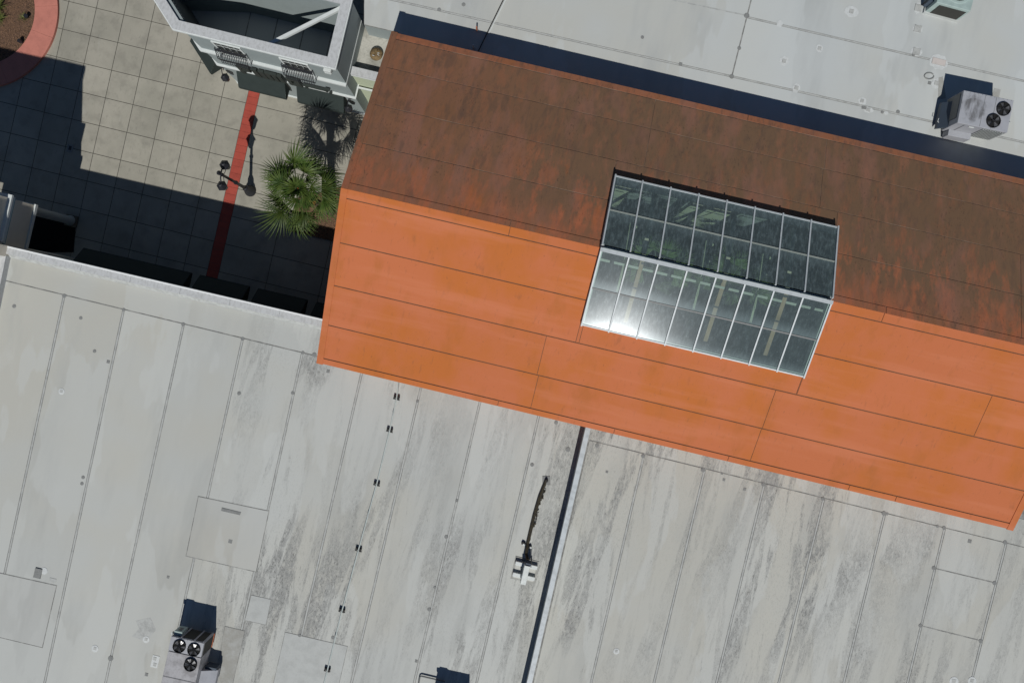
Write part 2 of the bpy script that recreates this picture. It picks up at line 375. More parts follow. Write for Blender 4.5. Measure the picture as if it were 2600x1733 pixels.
# ================================================================== GROUND AND PLAZA
g = MB(); g.quad((-150, -150, -.03), (150, -150, -.03), (150, 150, -.03), (-150, 150, -.03))
ground = g.build('ground', M['ground']); tag(ground, kind='structure')
plaza = bpy.data.objects.new('plaza', None); COL.objects.link(plaza); tag(plaza, kind='structure')
bp = [P(-260, -180), P(1010, -180), P(1010, 900), P(-260, 600)]
MB().prism([Vector((p.x, p.y, -.022)) for p in bp][::-1], (0, 0, -.004)).build('joint_bed', M['joint'], plaza)
O0 = Vector((314.7, 38)); GA = Vector((69.9, 17.0)); GB = Vector((-15.65, 70.3))
def gpx(i, j): q = O0 + GA * i + GB * j; return q
def slab(poly_px, name, m, par, gap=.016, z=0.0, th=.05):
    pts = [P(x, y, z) for x, y in poly_px]
    a = sum((pts[i].x * pts[(i + 1) % len(pts)].y - pts[(i + 1) % len(pts)].x * pts[i].y) for i in range(len(pts)))
    if a < 0: pts.reverse()
    return MB().prism(inset(pts, gap), (0, 0, -th)).build(name, m, par)
RED_L = (lambda y: 630.8 + (y - 233.6) * -.2297); RED_R = (lambda y: 659.0 + (y - 239) * -.2294)
def band_i(j, edge):      # grid coordinate i where the red band crosses row j
    i = 4.0
    for _ in range(12):
        q = gpx(i, j); i += (edge(q.y) - q.x) / GA.x
    return i
def ring_in(p): return (p - Vector((-48, 28))).length < 186
# one cell of the grid, shared by every whole slab
e1 = P(*(O0 + GA)) - P(*O0); e2 = P(*(O0 + GB)) - P(*O0)
c0 = [-(e1 + e2) / 2, (e1 - e2) / 2, (e1 + e2) / 2, (e2 - e1) / 2]
cell_me = MB().prism(inset(c0[::-1], .016), (0, 0, -.05)).mesh('paving_slab', M['concrete'])
for j in range(-4, 11):
    iL = (band_i(j, RED_L) + band_i(j + 1, RED_L)) / 2; iR = (band_i(j, RED_R) + band_i(j + 1, RED_R)) / 2
    for i in range(-9, 14):
        cpx = gpx(i + .5, j + .5)
        if not (-170 < cpx.x < 985 and -150 < cpx.y < 800): continue
        if cpx.y > 628 + .2317 * cpx.x + 60: continue
        if i + 1 <= iL:
            o = piece('paving_slab', cell_me, plaza); o.location = P(*cpx)
        elif i < iL:
            slab([gpx(i, j), gpx(iL, j), gpx(iL, j + 1), gpx(i, j + 1)], 'paving_slab', M['concrete'], plaza)
    # red band: two pavers per grid row, then the larger slabs east of it
    for h in (0, .25, .5, .75):
        slab([gpx(iL, j + h), gpx(iR, j + h), gpx(iR, j + h + .25), gpx(iL, j + h + .25)], 'red_paver', M['red'], plaza, .005)
    iv = iR + 1.72
    slab([gpx(iR, j), gpx(iv, j), gpx(iv, j + 1), gpx(iR, j + 1)], 'paving_slab', M['concrete'], plaza)
    slab([gpx(iv, j), gpx(iv + 1.9, j), gpx(iv + 1.9, j + 1), gpx(iv, j + 1)], 'paving_slab', M['concrete'], plaza)
    slab([gpx(iv + 1.9, j), gpx(iv + 3.8, j), gpx(iv + 3.8, j + 1), gpx(iv + 1.9, j + 1)], 'paving_slab', M['concrete'], plaza)
# small drain cover in the shaded paving
dcv = thing('drain_cover', 'small black square drain cover set in the shaded paving', 'drain cover', P(178, 376, .002), -A)
MB().box((0, 0, .004), .32, .42, .008).build('frame', M['patch_grey'], dcv, local=True)
MB().box((0, 0, .010), .14, .22, .006).build('grate', M['black_iron'], dcv, local=True)

# round planter
RC = P(-48, 28, 0); ro = 199 * CH / F; ri = 141 * CH / F
pl = thing('round_planter', 'round planter with a broad pink concrete kerb and bark mulch', 'planter', RC)
def arc_seg(a0, a1, r0, r1, z0, z1, n=6):
    mb = MB(); top = []
    ang = [a0 + (a1 - a0) * k / n for k in range(n + 1)]
    poly = [Vector((r1 * math.cos(t), r1 * math.sin(t), z1)) for t in ang] + [Vector((r0 * math.cos(t), r0 * math.sin(t), z1)) for t in ang[::-1]]
    return mb.prism(poly, (0, 0, z0 - z1))
for k in range(15):
    arc_seg(R(k * 24 + 3) + .0012, R(k * 24 + 27) - .0012, ri, ro, -.05, .16, 10).build('kerb_segment', M['pink'], pl, local=True)
MB().lathe((0, 0, -.1), [(ri + .02, 0), (ri + .02, .18), (.01, .26)], 40).build('mulch', M['mulch'], pl, local=True)
# loose bark chips on the two beds (uncountable)
def chips(name, pts, par):
    mb = MB()
    for p in pts:
        t = random.uniform(0, 6.3); L = random.uniform(.02, .055); w = L * random.uniform(.3, .6)
        mb.box(p + Vector((0, 0, random.uniform(0, .02))), L, w, .012, Vector((math.cos(t), math.sin(t), random.uniform(-.3, .3))).normalized(), Vector((-math.sin(t), math.cos(t), 0)))
    o = mb.build(name, M['chip'], par); o['kind'] = 'stuff'; return o
M['chip'] = simple('bark_chip', (.26, .15, .085), .9, dirt=.8, dcol=(.09, .05, .03), scale=20)
cp = []
while len(cp) < 5200:
    a = random.uniform(0, 6.283); r = ri * math.sqrt(random.random())
    q = RC + Vector((r * math.cos(a), r * math.sin(a), .10 + .06 * (1 - r / ri)))
    if q.x > -28.3: cp.append(q)
chips('bark_chips', cp, pl)

def blade_tuft(name, label, loc, h, n, spread, m, group=None):
    mb = MB()
    for k in range(n):
        a = random.uniform(0, 6.283); r0 = random.uniform(0, .12); L = h * random.uniform(.7, 1.1); w = .014
        d = Vector((math.cos(a), math.sin(a), 0)); s_ = Vector((-d.y, d.x, 0)); sp = spread * random.uniform(.4, 1)
        pts = []
        for q in range(4):
            u = q / 3; pts.append(d * (r0 + sp * u * u) + Vector((0, 0, L * (u - .35 * u * u))))
        vv = []
        for q, p in enumerate(pts): ww = w * (1 - q / 3.3); vv += [p - s_ * ww, p + s_ * ww]
        mb.add(vv, [(2 * q, 2 * q + 1, 2 * q + 3, 2 * q + 2) for q in range(3)])
    o = mb.build(name, m); o.location = loc
    return tag(o, label, 'plant', group)
blade_tuft('ornamental_grass', 'spiky green grass clump in the mulch at the photo corner', P(2, 22, .1), .9, 150, .75, M['grass'])
blade_tuft('ornamental_grass', 'second spiky grass clump on the mulch, just below the corner one', P(4, 50, .1), .6, 90, .5, M['grass'])
blade_tuft('seedling', 'low yellowish weed beside the black spotlight in the mulch', P(62, 47, .12), .25, 40, .3, M['grass'])
def ground_light(loc, label):
    t = thing('ground_spotlight', label, 'spotlight', loc, random.uniform(0, 6), 'spotlights in the round planter')
    MB().lathe((0, 0, 0), [(.05, 0), (.05, .12)], 8).build('stake', M['black_iron'], t, local=True)
    MB().tube([(0, 0, .14), (.05, .04, .28)], [.09, .11], 10).build('lamp_head', M['black_iron'], t, local=True)
ground_light(P(70, 46, .12), 'black spotlight standing mid-mulch in the round planter')
ground_light(P(58, 109, .12), 'black spotlight against the inner edge of the pink kerb')

# planting bed under the palm
bedpx = [(752, 505), (742, 588), (856, 614), (905, 520), (880, 470)]
bed = thing('planting_bed', 'bark mulch bed beside the orange roofed hall under the fan palm', 'planting bed', P(800, 550, 0))
MB().prism([P(x, y, .07) for x, y in bedpx], (0, 0, -.1)).build('mulch', M['mulch'], bed)
cp = []
for _ in range(2600):
    a, b = random.random(), random.random(); p = Vector(bedpx[1]).lerp(Vector(bedpx[2]), a).lerp(Vector(bedpx[0]).lerp(Vector(bedpx[4]), a), b); cp.append(P(p.x, p.y, .075))
chips('bark_chips', cp, bed)

# ================================================================== SOUTH BUILDING (white membrane roof)
ZS = 5.5
sb = thing('shopping_arcade', 'long low building with white streaked membrane roof, filling the lower half', 'building', P(700, 1250, 0))
# walls and deck
capN = lambda x: 620 + .2317 * x
fp = [P(-180, capN(-180), 5.9), P(1200, capN(1200), 5.9)]
nwall = inset([P(-180, capN(-180), 5.9), P(-260, 1100, 5.9), P(1300, 1500, 5.9), P(1300, capN(1300), 5.9)], .08)
wpts = [P(-180, capN(-180) + 6, 5.6), P(-520, 2000, 5.6), P(3100, 2900, 5.6), P(3400, 1480, 5.6), P(1300, capN(1300) + 6, 5.6)]
MB().prism([Vector((p.x, p.y, ZS - .12)) for p in wpts], (0, 0, -(ZS - .12))).build('wall', M['white_paint'], sb)
MB().prism([Vector((p.x, p.y, ZS - .014)) for p in wpts], (0, 0, -.1)).build('roof_deck', M['seam_dirt'], sb)
# lines of the membrane laps: (point, point)
def ln(a, b): return (Vector(a), Vector(b))
def cross(l1, l2):
    p, q = l1[0], l1[1] - l1[0]; r, s_ = l2[0], l2[1] - l2[0]
    t = ((r.x - p.x) * s_.y - (r.y - p.y) * s_.x) / (q.x * s_.y - q.y * s_.x); return p + q * t
hW = ln((10, 711), (770, 895)); on_y = (lambda l_, x: l_[0].y + (l_[1] - l_[0]).y * (x - l_[0].x) / (l_[1] - l_[0]).x); top = ln((-10, 640), (800, 827))
eaveS = ln((810, 915), (2566, 1335)); bot = ln((-400, 2150), (2600, 2150)); bot2 = ln((-400, 2150), (2600, 2250))
W = [ln((-138, 678), (-290, 1333)), ln((163, 750), (38, 1333)), ln((314, 786), (198, 1333)), ln((466, 823), (355, 1333)), ln((616, 860), (492, 1420)),
     ln((768, 895), (645, 1455)), ln((917, 952), (767, 1606)), ln((1067.6, 989), (986.5, 1333)), ln((1218, 1023), (1130, 1398)), ln((1367, 1059), (1209.7, 1733)), ln((1489, 1085), (1341, 1733))]
def sheet(pts_px, gaps, name='roof_sheet', m=None, z=ZS, th=.012, par=None):
    pts = [P(p[0], p[1], z) for p in pts_px]
    a = sum((pts[i].x * pts[(i + 1) % len(pts)].y - pts[(i + 1) % len(pts)].x * pts[i].y) for i in range(len(pts)))
    if a < 0: pts.reverse(); n = len(gaps); gaps = [gaps[(n - 2 - i) % n] for i in range(n)]
    return MB().prism(inset(pts, gaps), (0, 0, -th)).build(name, m or M['roof_s'], par or sb)
GV, GH = .060, .026
for i in range(len(W) - 1):
    l0, l1 = W[i], W[i + 1]
    if i < 5:
        a, b = cross(l0, hW), cross(l1, hW)
        ta, tb = cross(l0, top), cross(l1, top)
        # strip along the parapet
    else:
        a, b = cross(l0, hW), cross(l1, hW)
    c, d = cross(l1, bot), cross(l0, bot)
    sheet([a, b, c, d], [GH, GV if i + 1 < len(W) - 1 else 0, 0, GV if i else 0])
sheet([(-160, 604), (1465, 981), (1465, on_y(hW, 1465)), (-160, on_y(hW, -160))], [0, 0, GH, 0], 'roof_border_sheet')
hE = ln((1511, 1120), (2552, 1376))
E = [ln((1503, 1092), (1355, 1733)), ln((1634, 1158), (1500.5, 1733)), ln((1788, 1196), (1660, 1733)), ln((1940, 1230), (1818.6, 1733)), ln((2091, 1268), (1977, 1733)),
     ln((2246, 1305), (2142, 1733)), ln((2398, 1342), (2304, 1733)), ln((2554, 1380), (2469, 1719)), ln((2710, 1416), (2630, 1733)), ln((2865, 1455), (2790, 1733))]
for i in range(len(E) - 1):
    sheet([cross(E[i], hE), cross(E[i + 1], hE), cross(E[i + 1], bot2), cross(E[i], bot2)], [GH, GV, 0, GV if i else 0])
sheet([(1494, 1053), (2900, 1390), (2900, 1462), (1494, 1115.8)], [0, 0, GH, 0], 'roof_border_sheet')
# seam tapes lying in the laps
def tape(p, q, w=.066, z=ZS, par=None, m=None):
    a, b = P(p[0], p[1], z), P(q[0], q[1], z); d = (b - a).normalized(); s_ = Vector((-d.y, d.x, 0)) * w / 2
    return MB().prism([a - s_, b - s_, b + s_, a + s_], (0, 0, -.010)).build('seam_tape', m or M['seam_tape'], par or sb)
for i, l_ in enumerate(W[1:-1]):
    tape(cross(l_, hW), cross(l_, bot))
for l_ in E[1:]: tape(cross(l_, hE), cross(l_, bot2))
# parapet along the plaza
def strip(p0, p1, dn0, dn1, z0, z1, name, m, par, vert=True):
    """bar between two photo points on level z1; dn: offsets (m) across, to the right of p0->p1"""
    a, b = P(p0[0], p0[1], z1), P(p1[0], p1[1], z1); d = (b - a).normalized(); s_ = Vector((d.y, -d.x, 0))
    return MB().prism([a + s_ * dn0, a + s_ * dn1, b + s_ * dn1, b + s_ * dn0][::1], (0, 0, z0 - z1)).build(name, m, par)
pa, pb = (-170, capN(-170)), (960, capN(960))
strip(pa, pb, .05, .30, 0, 5.80, 'parapet', M['white_paint'], sb)
for k in range(9):                                   # coping laid in lengths
    xa, xb = -170 + k * 126, -170 + (k + 1) * 126
    strip((xa + .3, capN(xa + .3)), (xb - .3, capN(xb - .3)), .06, .36, 5.80, 5.86, 'parapet_coping', M['cap'], sb)
strip(pa, pb, 0, .065, 5.70, 5.88, 'drip_edge', M['cap_edge'], sb)
a0, a1 = P(-170, capN(-170), 5.86), P(960, capN(960), 5.86); dd = (a1 - a0).normalized(); ss = Vector((dd.y, -dd.x, 0))
MB().prism([a0 + ss * .35 + Z * -.10, a0 + ss * .50 - Z * .345, a0 + ss * .35 - Z * .345][::-1], a1 - a0).build('cant_flashing', M['seam_tape'], sb)
wp = [(9, 640), (-24, 800)]
strip((12, 648), (-60, 1000), -.06, .40, ZS - .1, 5.86, 'parapet_return', M['cap'], sb)
# wall between the two roof fields
strip((1488, 1085), (1323, 1800), -.02, -.19, ZS - .05, 6.36, 'dividing_parapet', M['galv'], sb)
strip((1497.5, 1040), (1322, 1800), 0, -.225, 6.36, 6.42, 'parapet_coping', M['coping_blue'], sb)
# lap plates and fasteners
def disc(px, py, rpx, z, name, m, par, th=.012, n=14, sq=False, rot=0.0):
    c = P(px, py, z); r = rpx * (CH - z) / F
    if sq: return MB().box(c + Z * (th / 2), 2 * r, 2 * r * (sq if sq is not True else 1), th, U, V).build(name, m, par)
    return MB().lathe(c, [(r, 0), (r * .95, th), (r * .3, th * 1.25)], n).build(name, m, par)
for (x, y, r_) in ((36, 777, 5), (205, 807, 4.5), (240, 891, 4.5), (211, 1211, 4.5), (208, 1227, 4.5), (163, 751, 5.5), (314, 786, 4.5), (465, 823, 5), (616, 860, 5), (769, 895, 4.5), (798, 900, 6),
                  (607, 998, 5), (743, 997, 4.5), (1060, 1018, 4), (1351, 1179, 5), (1412, 1072, 5), (1442, 1140, 6.5), (1133, 1362, 5), (1160, 1270, 4), (1516, 1130, 5), (1633, 1157, 5.5), (1785, 1192, 6), (1938, 1229, 5),
                  (2089, 1266, 5), (2244, 1302, 6), (2252, 1303.5, 4), (2380, 1335, 4), (2397, 1339, 5), (2552, 1376, 5.5), (2371, 1441, 5.5), (2525, 1479, 5.5), (2337, 1587, 5), (2490, 1626, 5.5), (1090, 1546, 5), (1104, 1490, 4),
                  (761, 1612, 4), (845, 1617, 4.5), (281, 1670, 7)):
    disc(x, y, r_, ZS + .001, 'lap_plate', M['patch_grey'], sb)
for (x, y, r_) in ((275, 918, 4), (585, 1373, 5), (427, 1464, 3.2), (833, 942, 4), (1541, 1197, 3), (1833, 1201, 2.6), (1838, 1217, 3.2), (1891, 1241, 3.6), (2462, 1373, 4.5), (1057, 1677, 3.4), (372, 1711, 4)):
    disc(x, y, r_, ZS + .001, 'fastener_plate', M['patch_grey'], sb, sq=True)
for (x, y, r_) in ((241, 1645, 9), (371, 1622, 9), (1565, 1652, 8), (2422, 1728, 12), (2468, 1727, 11), (156, 993, 8)):
    disc(x, y, r_, ZS + .001, 'sealant_patch', M['patch_white'], sb)
    disc(x, y, r_ * .4, ZS + .012, 'fastener_plate', M['seam_tape'], sb, sq=True)
o = disc(394, 1678, 9, ZS + .001, 'sealant_patch', M['patch_white'], sb, sq=1.7)
for y in (1671, 1686): disc(393, y, 4, ZS + .013, 'fastener_plate', M['seam_tape'], sb, sq=True)
disc(97, 1454, 9, ZS + .001, 'access_plate', M['patch_grey'], sb, th=.05, sq=1.35); disc(112, 1448, 9, ZS + .001, 'sealant_patch', M['patch_white'], sb)
disc(134, 1472, 9, ZS + .001, 'sealant_patch', M['seam_tape'], sb, sq=.55)
# large rectangular membrane patches with dirty rims
def patch(pp, m, z=.0, rim=.03):
    sheet(pp, [-rim] * 4, 'patch_rim', M['seam_dirt'], ZS + .006 + z, .006); sheet(pp, [rim * .2] * 4, 'membrane_patch', m, ZS + .012 + z, .008)
M['roof_patch'] = roof_white('white_membrane_patch', (.445, .453, .435), False)
patch([(504, 1260), (682, 1297), (650, 1450), (473, 1410)], M['roof_patch'])
patch([(-60, 1441), (143, 1486), (107, 1642), (-90, 1595)], M['roof_patch'])
patch([(638, 1510), (688, 1521), (675, 1585), (622, 1573)], M['patch_blue'], rim=.018)
patch([(724, 1604), (882, 1640), (858, 1745), (692, 1745)], M['patch_blue'], rim=.018)
patch([(571, 1589), (621, 1601), (588, 1745), (545, 1745)], M['patch_tan'], rim=.02)
sheet([(563, 1288), (612, 1300), (609, 1307), (561, 1296)], [0] * 4, 'scupper_mark', M['patch_grey'], ZS + .03, .012)
for (p, q) in (((2371, 1441), (2525, 1478)), ((2337, 1587), (2490, 1625))): tape(p, q, .05, ZS + .004, m=M['seam_dirt'])
# repaired lighter swathe beside the pipe run
sheet([(345, 1575), (382, 1567), (396, 1598), (372, 1628), (335, 1614), (353, 1595)], [0] * 6, 'sealant_patch', M['seam_tape'], ZS + .004, .004)

# ================================================================== NORTH BUILDING
ZN = 5.5
nb = thing('north_wing', 'low building with clean white membrane roof behind the orange roof', 'building', P(1900, 150, 0))
npts = [P(926, -560, ZN), P(924, 62, ZN), P(1010, 82, ZN), P(1000, 300, ZN), P(2900, 760, ZN), P(2900, -560, ZN)]
MB().prism([Vector((p.x, p.y, ZN - .12)) for p in npts], (0, 0, -(ZN - .12))).build('wall', M['white_paint'], nb)
MB().prism([Vector((p.x, p.y, ZN - .014)) for p in npts], (0, 0, -.1)).build('roof_deck', M['seam_dirt'], nb)
n1 = ln((996, 0), (1859, 194.5)); n2 = ln((1706, 0), (2370, 153)); nx = ln((1897, 40), (1858, 194.5))
def nsheet(pp, g_, **k): return sheet(pp, g_, z=ZN, m=M['roof_n'], par=nb, **k)
def on(l_, x): d = l_[1] - l_[0]; return (x, l_[0].y + d.y * (x - l_[0].x) / d.x)
# south border in convex pieces
nsheet([on(n1, 925.5), on(n1, 1012), (1012, 82), (925, 62)], [.05, 0, 0, 0], name='roof_border_sheet')
nsheet([on(n1, 1012), on(n1, 2900), (2900, 758), (1012, 304)], [.05, 0, 0, 0], name='roof_border_sheet')
nsheet([(927, -555), cross(nx, ln((0, -555), (1, -555))), cross(nx, n1), on(n1, 925.5)], [0, .03, .05, 0])
nsheet([cross(nx, n2), on(n2, 2900), on(n1, 2900), cross(nx, n1)], [.05, 0, .05, .03])
nsheet([cross(nx, ln((0, -555), (1, -555))), (2900, -555), on(n2, 2900), cross(nx, n2)], [0, 0, .05, .03])
def ntape(p, q, w): return tape(p, q, w, ZN, nb)
ntape(on(n1, 926), on(n1, 2900), .062); ntape(cross(nx, n2), on(n2, 2900), .062)
tape((1706, 0), (1897, 40), .06, ZN + .003, nb, M['seam_tape']); 
for (x, y, r_) in ((1896, 40, 7), (1877, 122.5, 5), (1858, 194.5, 6), (1177, 12, 5), (1115, 25, 5), (1631, 95, 4.5), (2319, 140, 4), (2240, 285, 4), (2280, 284, 5)):
    disc(x, y, r_, ZN + .001, 'lap_plate', M['patch_grey'], nb)
disc(1728, 163, 4, ZN + .001, 'fastener_plate', M['patch_grey'], nb, sq=True); disc(2360, 211, 4, ZN + .004, 'fastener_plate', M['patch_grey'], nb, sq=True); disc(2194, 274, 6, ZN + .008, 'fastener_plate', M['patch_grey'], nb, sq=.6)
def blob(px, py, rx, ry, par, z, seed):
    rr = random.Random(seed); c = P(px, py, z); k = (CH - z) / F; n = 18; pts = []
    for i in range(n):
        t = 2 * math.pi * i / n; f = 1 + rr.uniform(-.13, .13); pts.append(c + (U * math.cos(t) * rx + V * math.sin(t) * ry) * k * f)
    MB().prism(pts, (0, 0, -.008)).build('sealant_patch', M['patch_white'], par)
for i, (x, y, rx, ry, q) in enumerate(((2162, 29, 17, 14, 5), (2330, 73, 13, 11, 8.5), (2327, 131, 14, 11, 8.5), (2378, 211, 12, 14, 5), (2081, 123, 9, 10, 4), (1991, 155, 11, 12, 4.5), (2022, 223, 9, 12, 4.5), (2189, 256, 11, 10, 4), (2331, 20, 9, 16, 8), (2205, 279, 14, 7, 4), (1980, 60, 8, 8, 0), (2250, 287, 6, 4, 0))):
    blob(x, y, rx, ry, nb, ZN + .008, i)
    if q:
        disc(x, y, q * 1.07, ZN + .009, 'patch_rim', M['rim_grey'], nb, th=.004, sq=True); disc(x, y, q, ZN + .012, 'repair_plate', M['seam_tape'], nb, sq=True)
blob(2383, 157, 23, 19, nb, ZN + .008, 77); disc(2384, 157, 17.6, ZN + .009, 'patch_rim', M['rim_grey'], nb, th=.004, sq=.46); disc(2384, 157, 17, ZN + .014, 'repair_plate', M['sheet_pink'], nb, sq=.44)
MB().tube([P(2359 + 12 * math.cos(t) , 193 + 8 * math.sin(t), ZN + .01) for t in [k * .45 for k in range(14)]], .03, 6).build('sealant_ring', M['patch_grey'], nb)
# low dirty roof in the corner
ZL = 4.2
lw = thing('side_wing', 'small sage green entrance wing between the shopfront and the orange hall', 'building', P(940, 200, 0))
a_, b_ = P(887, 40, ZL), P(1080, 85, ZL)
lpts = [P(880, 50, ZL), P(872, 176, ZL), P(1070, 222, ZL), P(1080, 95, ZL)]
MB().prism(lpts, (0, 0, -.25)).build('roof', M['roof_low'], lw)
strip((880, 184.2), (1060, 226.8), -.26, 0, 0, 4.62, 'wall', M['sage'], lw)
strip((880, 183.2), (1060, 225.8), -.33, .05, 4.62, 4.72, 'parapet_coping', M['cap'], lw)
strip((880, 184.2), (1060, 226.8), 0, .07, 4.50, 4.62, 'cornice', M['white_trim'], lw)
strip((895, 216), (1060, 255), 0, .08, 2.95, 3.05, 'string_course', M['white_trim'], lw)
q0 = P(925, 240, 2.5)
wdir = (P(1060, 226.8, 4.62) - P(880, 184.2, 4.62)).normalized(); wn_ = Vector((wdir.y, -wdir.x, 0)); wb = P(900, 188.9, 4.62); wb.z = 0
dr = MB().box(wb + wdir * 1.35 + wn_ * .02 + Z * 1.2, 1.3, .06, 2.4, wdir, wn_).build('door', M['white_trim'], lw)
MB().box(wb + wdir * 1.35 + wn_ * .052 + Z * 1.25, 1.0, .02, 2.0, wdir, wn_).build('pane', M['dark_glass'], dr)
vent = thing('roof_vent', 'round rusty mushroom vent on the small dirty roof', 'vent', P(957, 141, ZL))
MB().lathe((0, 0, 0), [(.2, 0), (.2, .16)], 18).build('stack', M['rust'], vent, local=True)
MB().lathe((0, 0, .16), [(.31, 0), (.30, .05), (.12, .12)], 22).build('hood', M['rust'], vent, True, local=True)
for k in range(7): MB().box((.12 * math.cos(k), .12 * math.sin(k * 1.7), .30), .10, .02, .03, Vector((math.cos(k * 2), math.sin(k * 2), 0)), Vector((-math.sin(k * 2), math.cos(k * 2), 0))).build('flake', M['white_trim'] if k % 3 == 0 else M['rust'], vent, local=True)

# ================================================================== ORANGE ROOFED HALL
ZE, ZR = 7.65, 10.25
SW, NW = P(810, 921, ZE), P(1000, 83, ZE); RW = P(873, 478, ZR); SE = P(2566, 1343, ZE)
LEN = (SE - SW).length
u_r = Vector((math.cos(R(12.98)), -math.sin(R(12.98)), 0)); RE = RW + u_r * LEN; NE = NW + Vector((math.cos(R(13.1)), -math.sin(R(13.1)), 0)) * LEN
hall = thing('market_hall', 'long hall under an orange gabled membrane roof crossing the photo', 'building', (RW.x + RE.x) / 2 and ((RW.x + RE.x) / 2, (RW.y + RE.y) / 2, 0))
SLOPE = {'s': (RW, RE, SW, SE), 'n': (RW, RE, NW, NE)}
NRM = {}
for k_, (a, b, c, d) in SLOPE.items():
    n_ = (b - a).cross(c - a).normalized(); NRM[k_] = n_ if n_.z > 0 else -n_
TL = {'s': (SW - RW).length, 'n': (NW - RW).length}
def S(sl, s, t, off=0.0):
    a, b, c, d = SLOPE[sl]; return a.lerp(b, s).lerp(c.lerp(d, s), t) + NRM[sl] * off
def st(sl, px, py, off=0.0):
    s, t = .5, .5
    def pr(s, t): p = S(sl, s, t, off); k = F / (CH - p.z); return Vector((1300 + p.x * k, 866.5 - p.y * k))
    for _ in range(12):
        e = Vector((px, py)) - pr(s, t); h = 1e-4
        ds = (pr(s + h, t) - pr(s, t)) / h; dt = (pr(s, t + h) - pr(s, t)) / h; det = ds.x * dt.y - ds.y * dt.x
        s += (e.x * dt.y - e.y * dt.x) / det; t += (ds.x * e.y - ds.y * e.x) / det
    return s, t
# skylight extent on the roof
SKO = .26
q = [st('n', 1558, 446, SKO), st('n', 2131, 575, SKO), st('s', 1476, 826, SKO), st('s', 2043, 957, SKO)]
kW = (q[0][0] + q[2][0]) / 2; kE = (q[1][0] + q[3][0]) / 2
kT = {'n': (q[0][1] + q[1][1]) / 2, 's': (q[2][1] + q[3][1]) / 2}
GAP = .022
def cell(sl, s0, s1, t0, t1, off, th, name, m, g=(0, 0, 0, 0), par=None):
    ga, gb, gc, gd = g       # west, east, ridge side, eave side (m)
    s0 += ga / LEN; s1 -= gb / LEN; t0 += gc / TL[sl]; t1 -= gd / TL[sl]
    pts = [S(sl, s0, t0, off), S(sl, s0, t1, off), S(sl, s1, t1, off), S(sl, s1, t0, off)]
    if sl == 'n': pts.reverse()
    return MB().prism(pts, -NRM[sl] * th).build(name, m, par or hall)
for sl, dm, tm in (('s', 'orange_seam', 'orange_s'), ('n', 'n_seam', 'orange_n')):
    # structural deck around the skylight opening
    for (s0, s1, t0, t1) in ((0.001, kW, 0, .998), (kE, .999, 0, .998), (kW, kE, kT[sl], .998)): cell(sl, s0, s1, t0, t1, -.016, .18, 'roof_deck', M[dm])
    if sl == 's':
        rows = [st('s', 1300, 601)[1], st('s', 1300, 718)[1], st('s', 1300, 831)[1], st('s', 1300, 936)[1], st('s', 1300, 1024)[1]]
        J = [[(1295, 580), (2244, 800)], [], [(1475, 850), (2030, 982), (2496, 1055)], [(1375, 904), (1952, 1040)], [(1357, 996), (1920, 1126)], [(1265, 1022), (2155, 1238), (2273, 1268), (1560, 1092), (1850, 1160)]]
    else:
        rows = [st('n', 1200, 536)[1], st('n', 1200, 428)[1], st('n', 1200, 322.5)[1], st('n', 1200, 221.5)[1], st('n', 1200, 145)[1]]
        J = [[(1299, 555), (2250, 785)], [(2592, 700)], [(2592, 690)], [(1650, 340), (2089, 440)], [(1662, 270), (2098, 375)], [(1400, 170), (1900, 290)]]
    tb = [0] + rows + [1]
    for ri_ in range(6):
        t0, t1 = tb[ri_], tb[ri_ + 1]
        off = .012 if ri_ in (0, 5) else 0.0
        js = sorted([0] + [st(sl, *p)[0] for p in J[ri_]] + [1])
        nm = 'ridge_cap' if ri_ == 0 else 'eave_trim' if ri_ == 5 else 'roof_sheet'
        for i in range(len(js) - 1):
            s0, s1 = js[i], js[i + 1]
            segs = [(s0, s1, t0, t1)]
            if t0 < kT[sl] - 1e-4 and s1 > kW and s0 < kE:
                segs = []
                if s0 < kW: segs.append((s0, kW, t0, t1))
                if s1 > kE: segs.append((kE, s1, t0, t1))
                if t1 > kT[sl]: segs.append((max(s0, kW), min(s1, kE), kT[sl], t1))
            for (a, b, c, d) in segs:
                gg = (.012 if a > 0 else 0, .012 if b < 1 else 0, GAP if c > 0 and c != kT[sl] else 0, GAP if d < 1 else 0)
                if sl == 'n': gg = tuple(x * .9 for x in gg)
                cell(sl, a, b, c, d, off, .014, nm, M['orange_e' if sl == 'n' and ri_ == 5 else tm], gg)
    # verge trims along both gable ends
    for (s0, s1) in ((-.0035, .0055), (.9945, 1.0035)):
        cell(sl, s0, s1, 0, 1.004, .03, .22, 'verge_trim', M[tm])
    # fascia board under the eave
    a, b = S(sl, 0, 1.0, -.02), S(sl, 1, 1.0, -.02); out = (V if sl == 'n' else -V)
    MB().prism([a, b, b - out * .05, a - out * .05] if sl == 's' else [b, a, a - out * .05, b - out * .05], (0, 0, -.26)).build('fascia', M[tm], hall)
# walls: thin so that the inside stays hollow
def ip(p, ds, dt): return Vector((p.x, p.y, 0)) + U * ds + V * dt
cw = [ip(SW, .45, .5), ip(SE, -.45, .5), ip(NE, -.45, -.5), ip(NW, .45, -.5)]
for i in range(4):
    a, b = cw[i], cw[(i + 1) % 4]; d = (b - a).normalized(); n_ = Vector((-d.y, d.x, 0)) * .25
    MB().prism([a, b, b + n_, a + n_], (0, 0, ZE + (.05 if i % 2 == 0 else .12))).build('wall', M['orange_wall'], hall)
for (a, b, r_, sg) in ((cw[3], cw[0], RW, 1), (cw[1], cw[2], RE, -1)):
    rr = Vector((r_.x, r_.y, 0)) + U * .45 * sg
    MB().prism([a + Z * (ZE + .12), b + Z * (ZE + .12), rr + Z * (ZR - .25)], U * .25 * sg).build('gable', M['orange_wall'], hall)
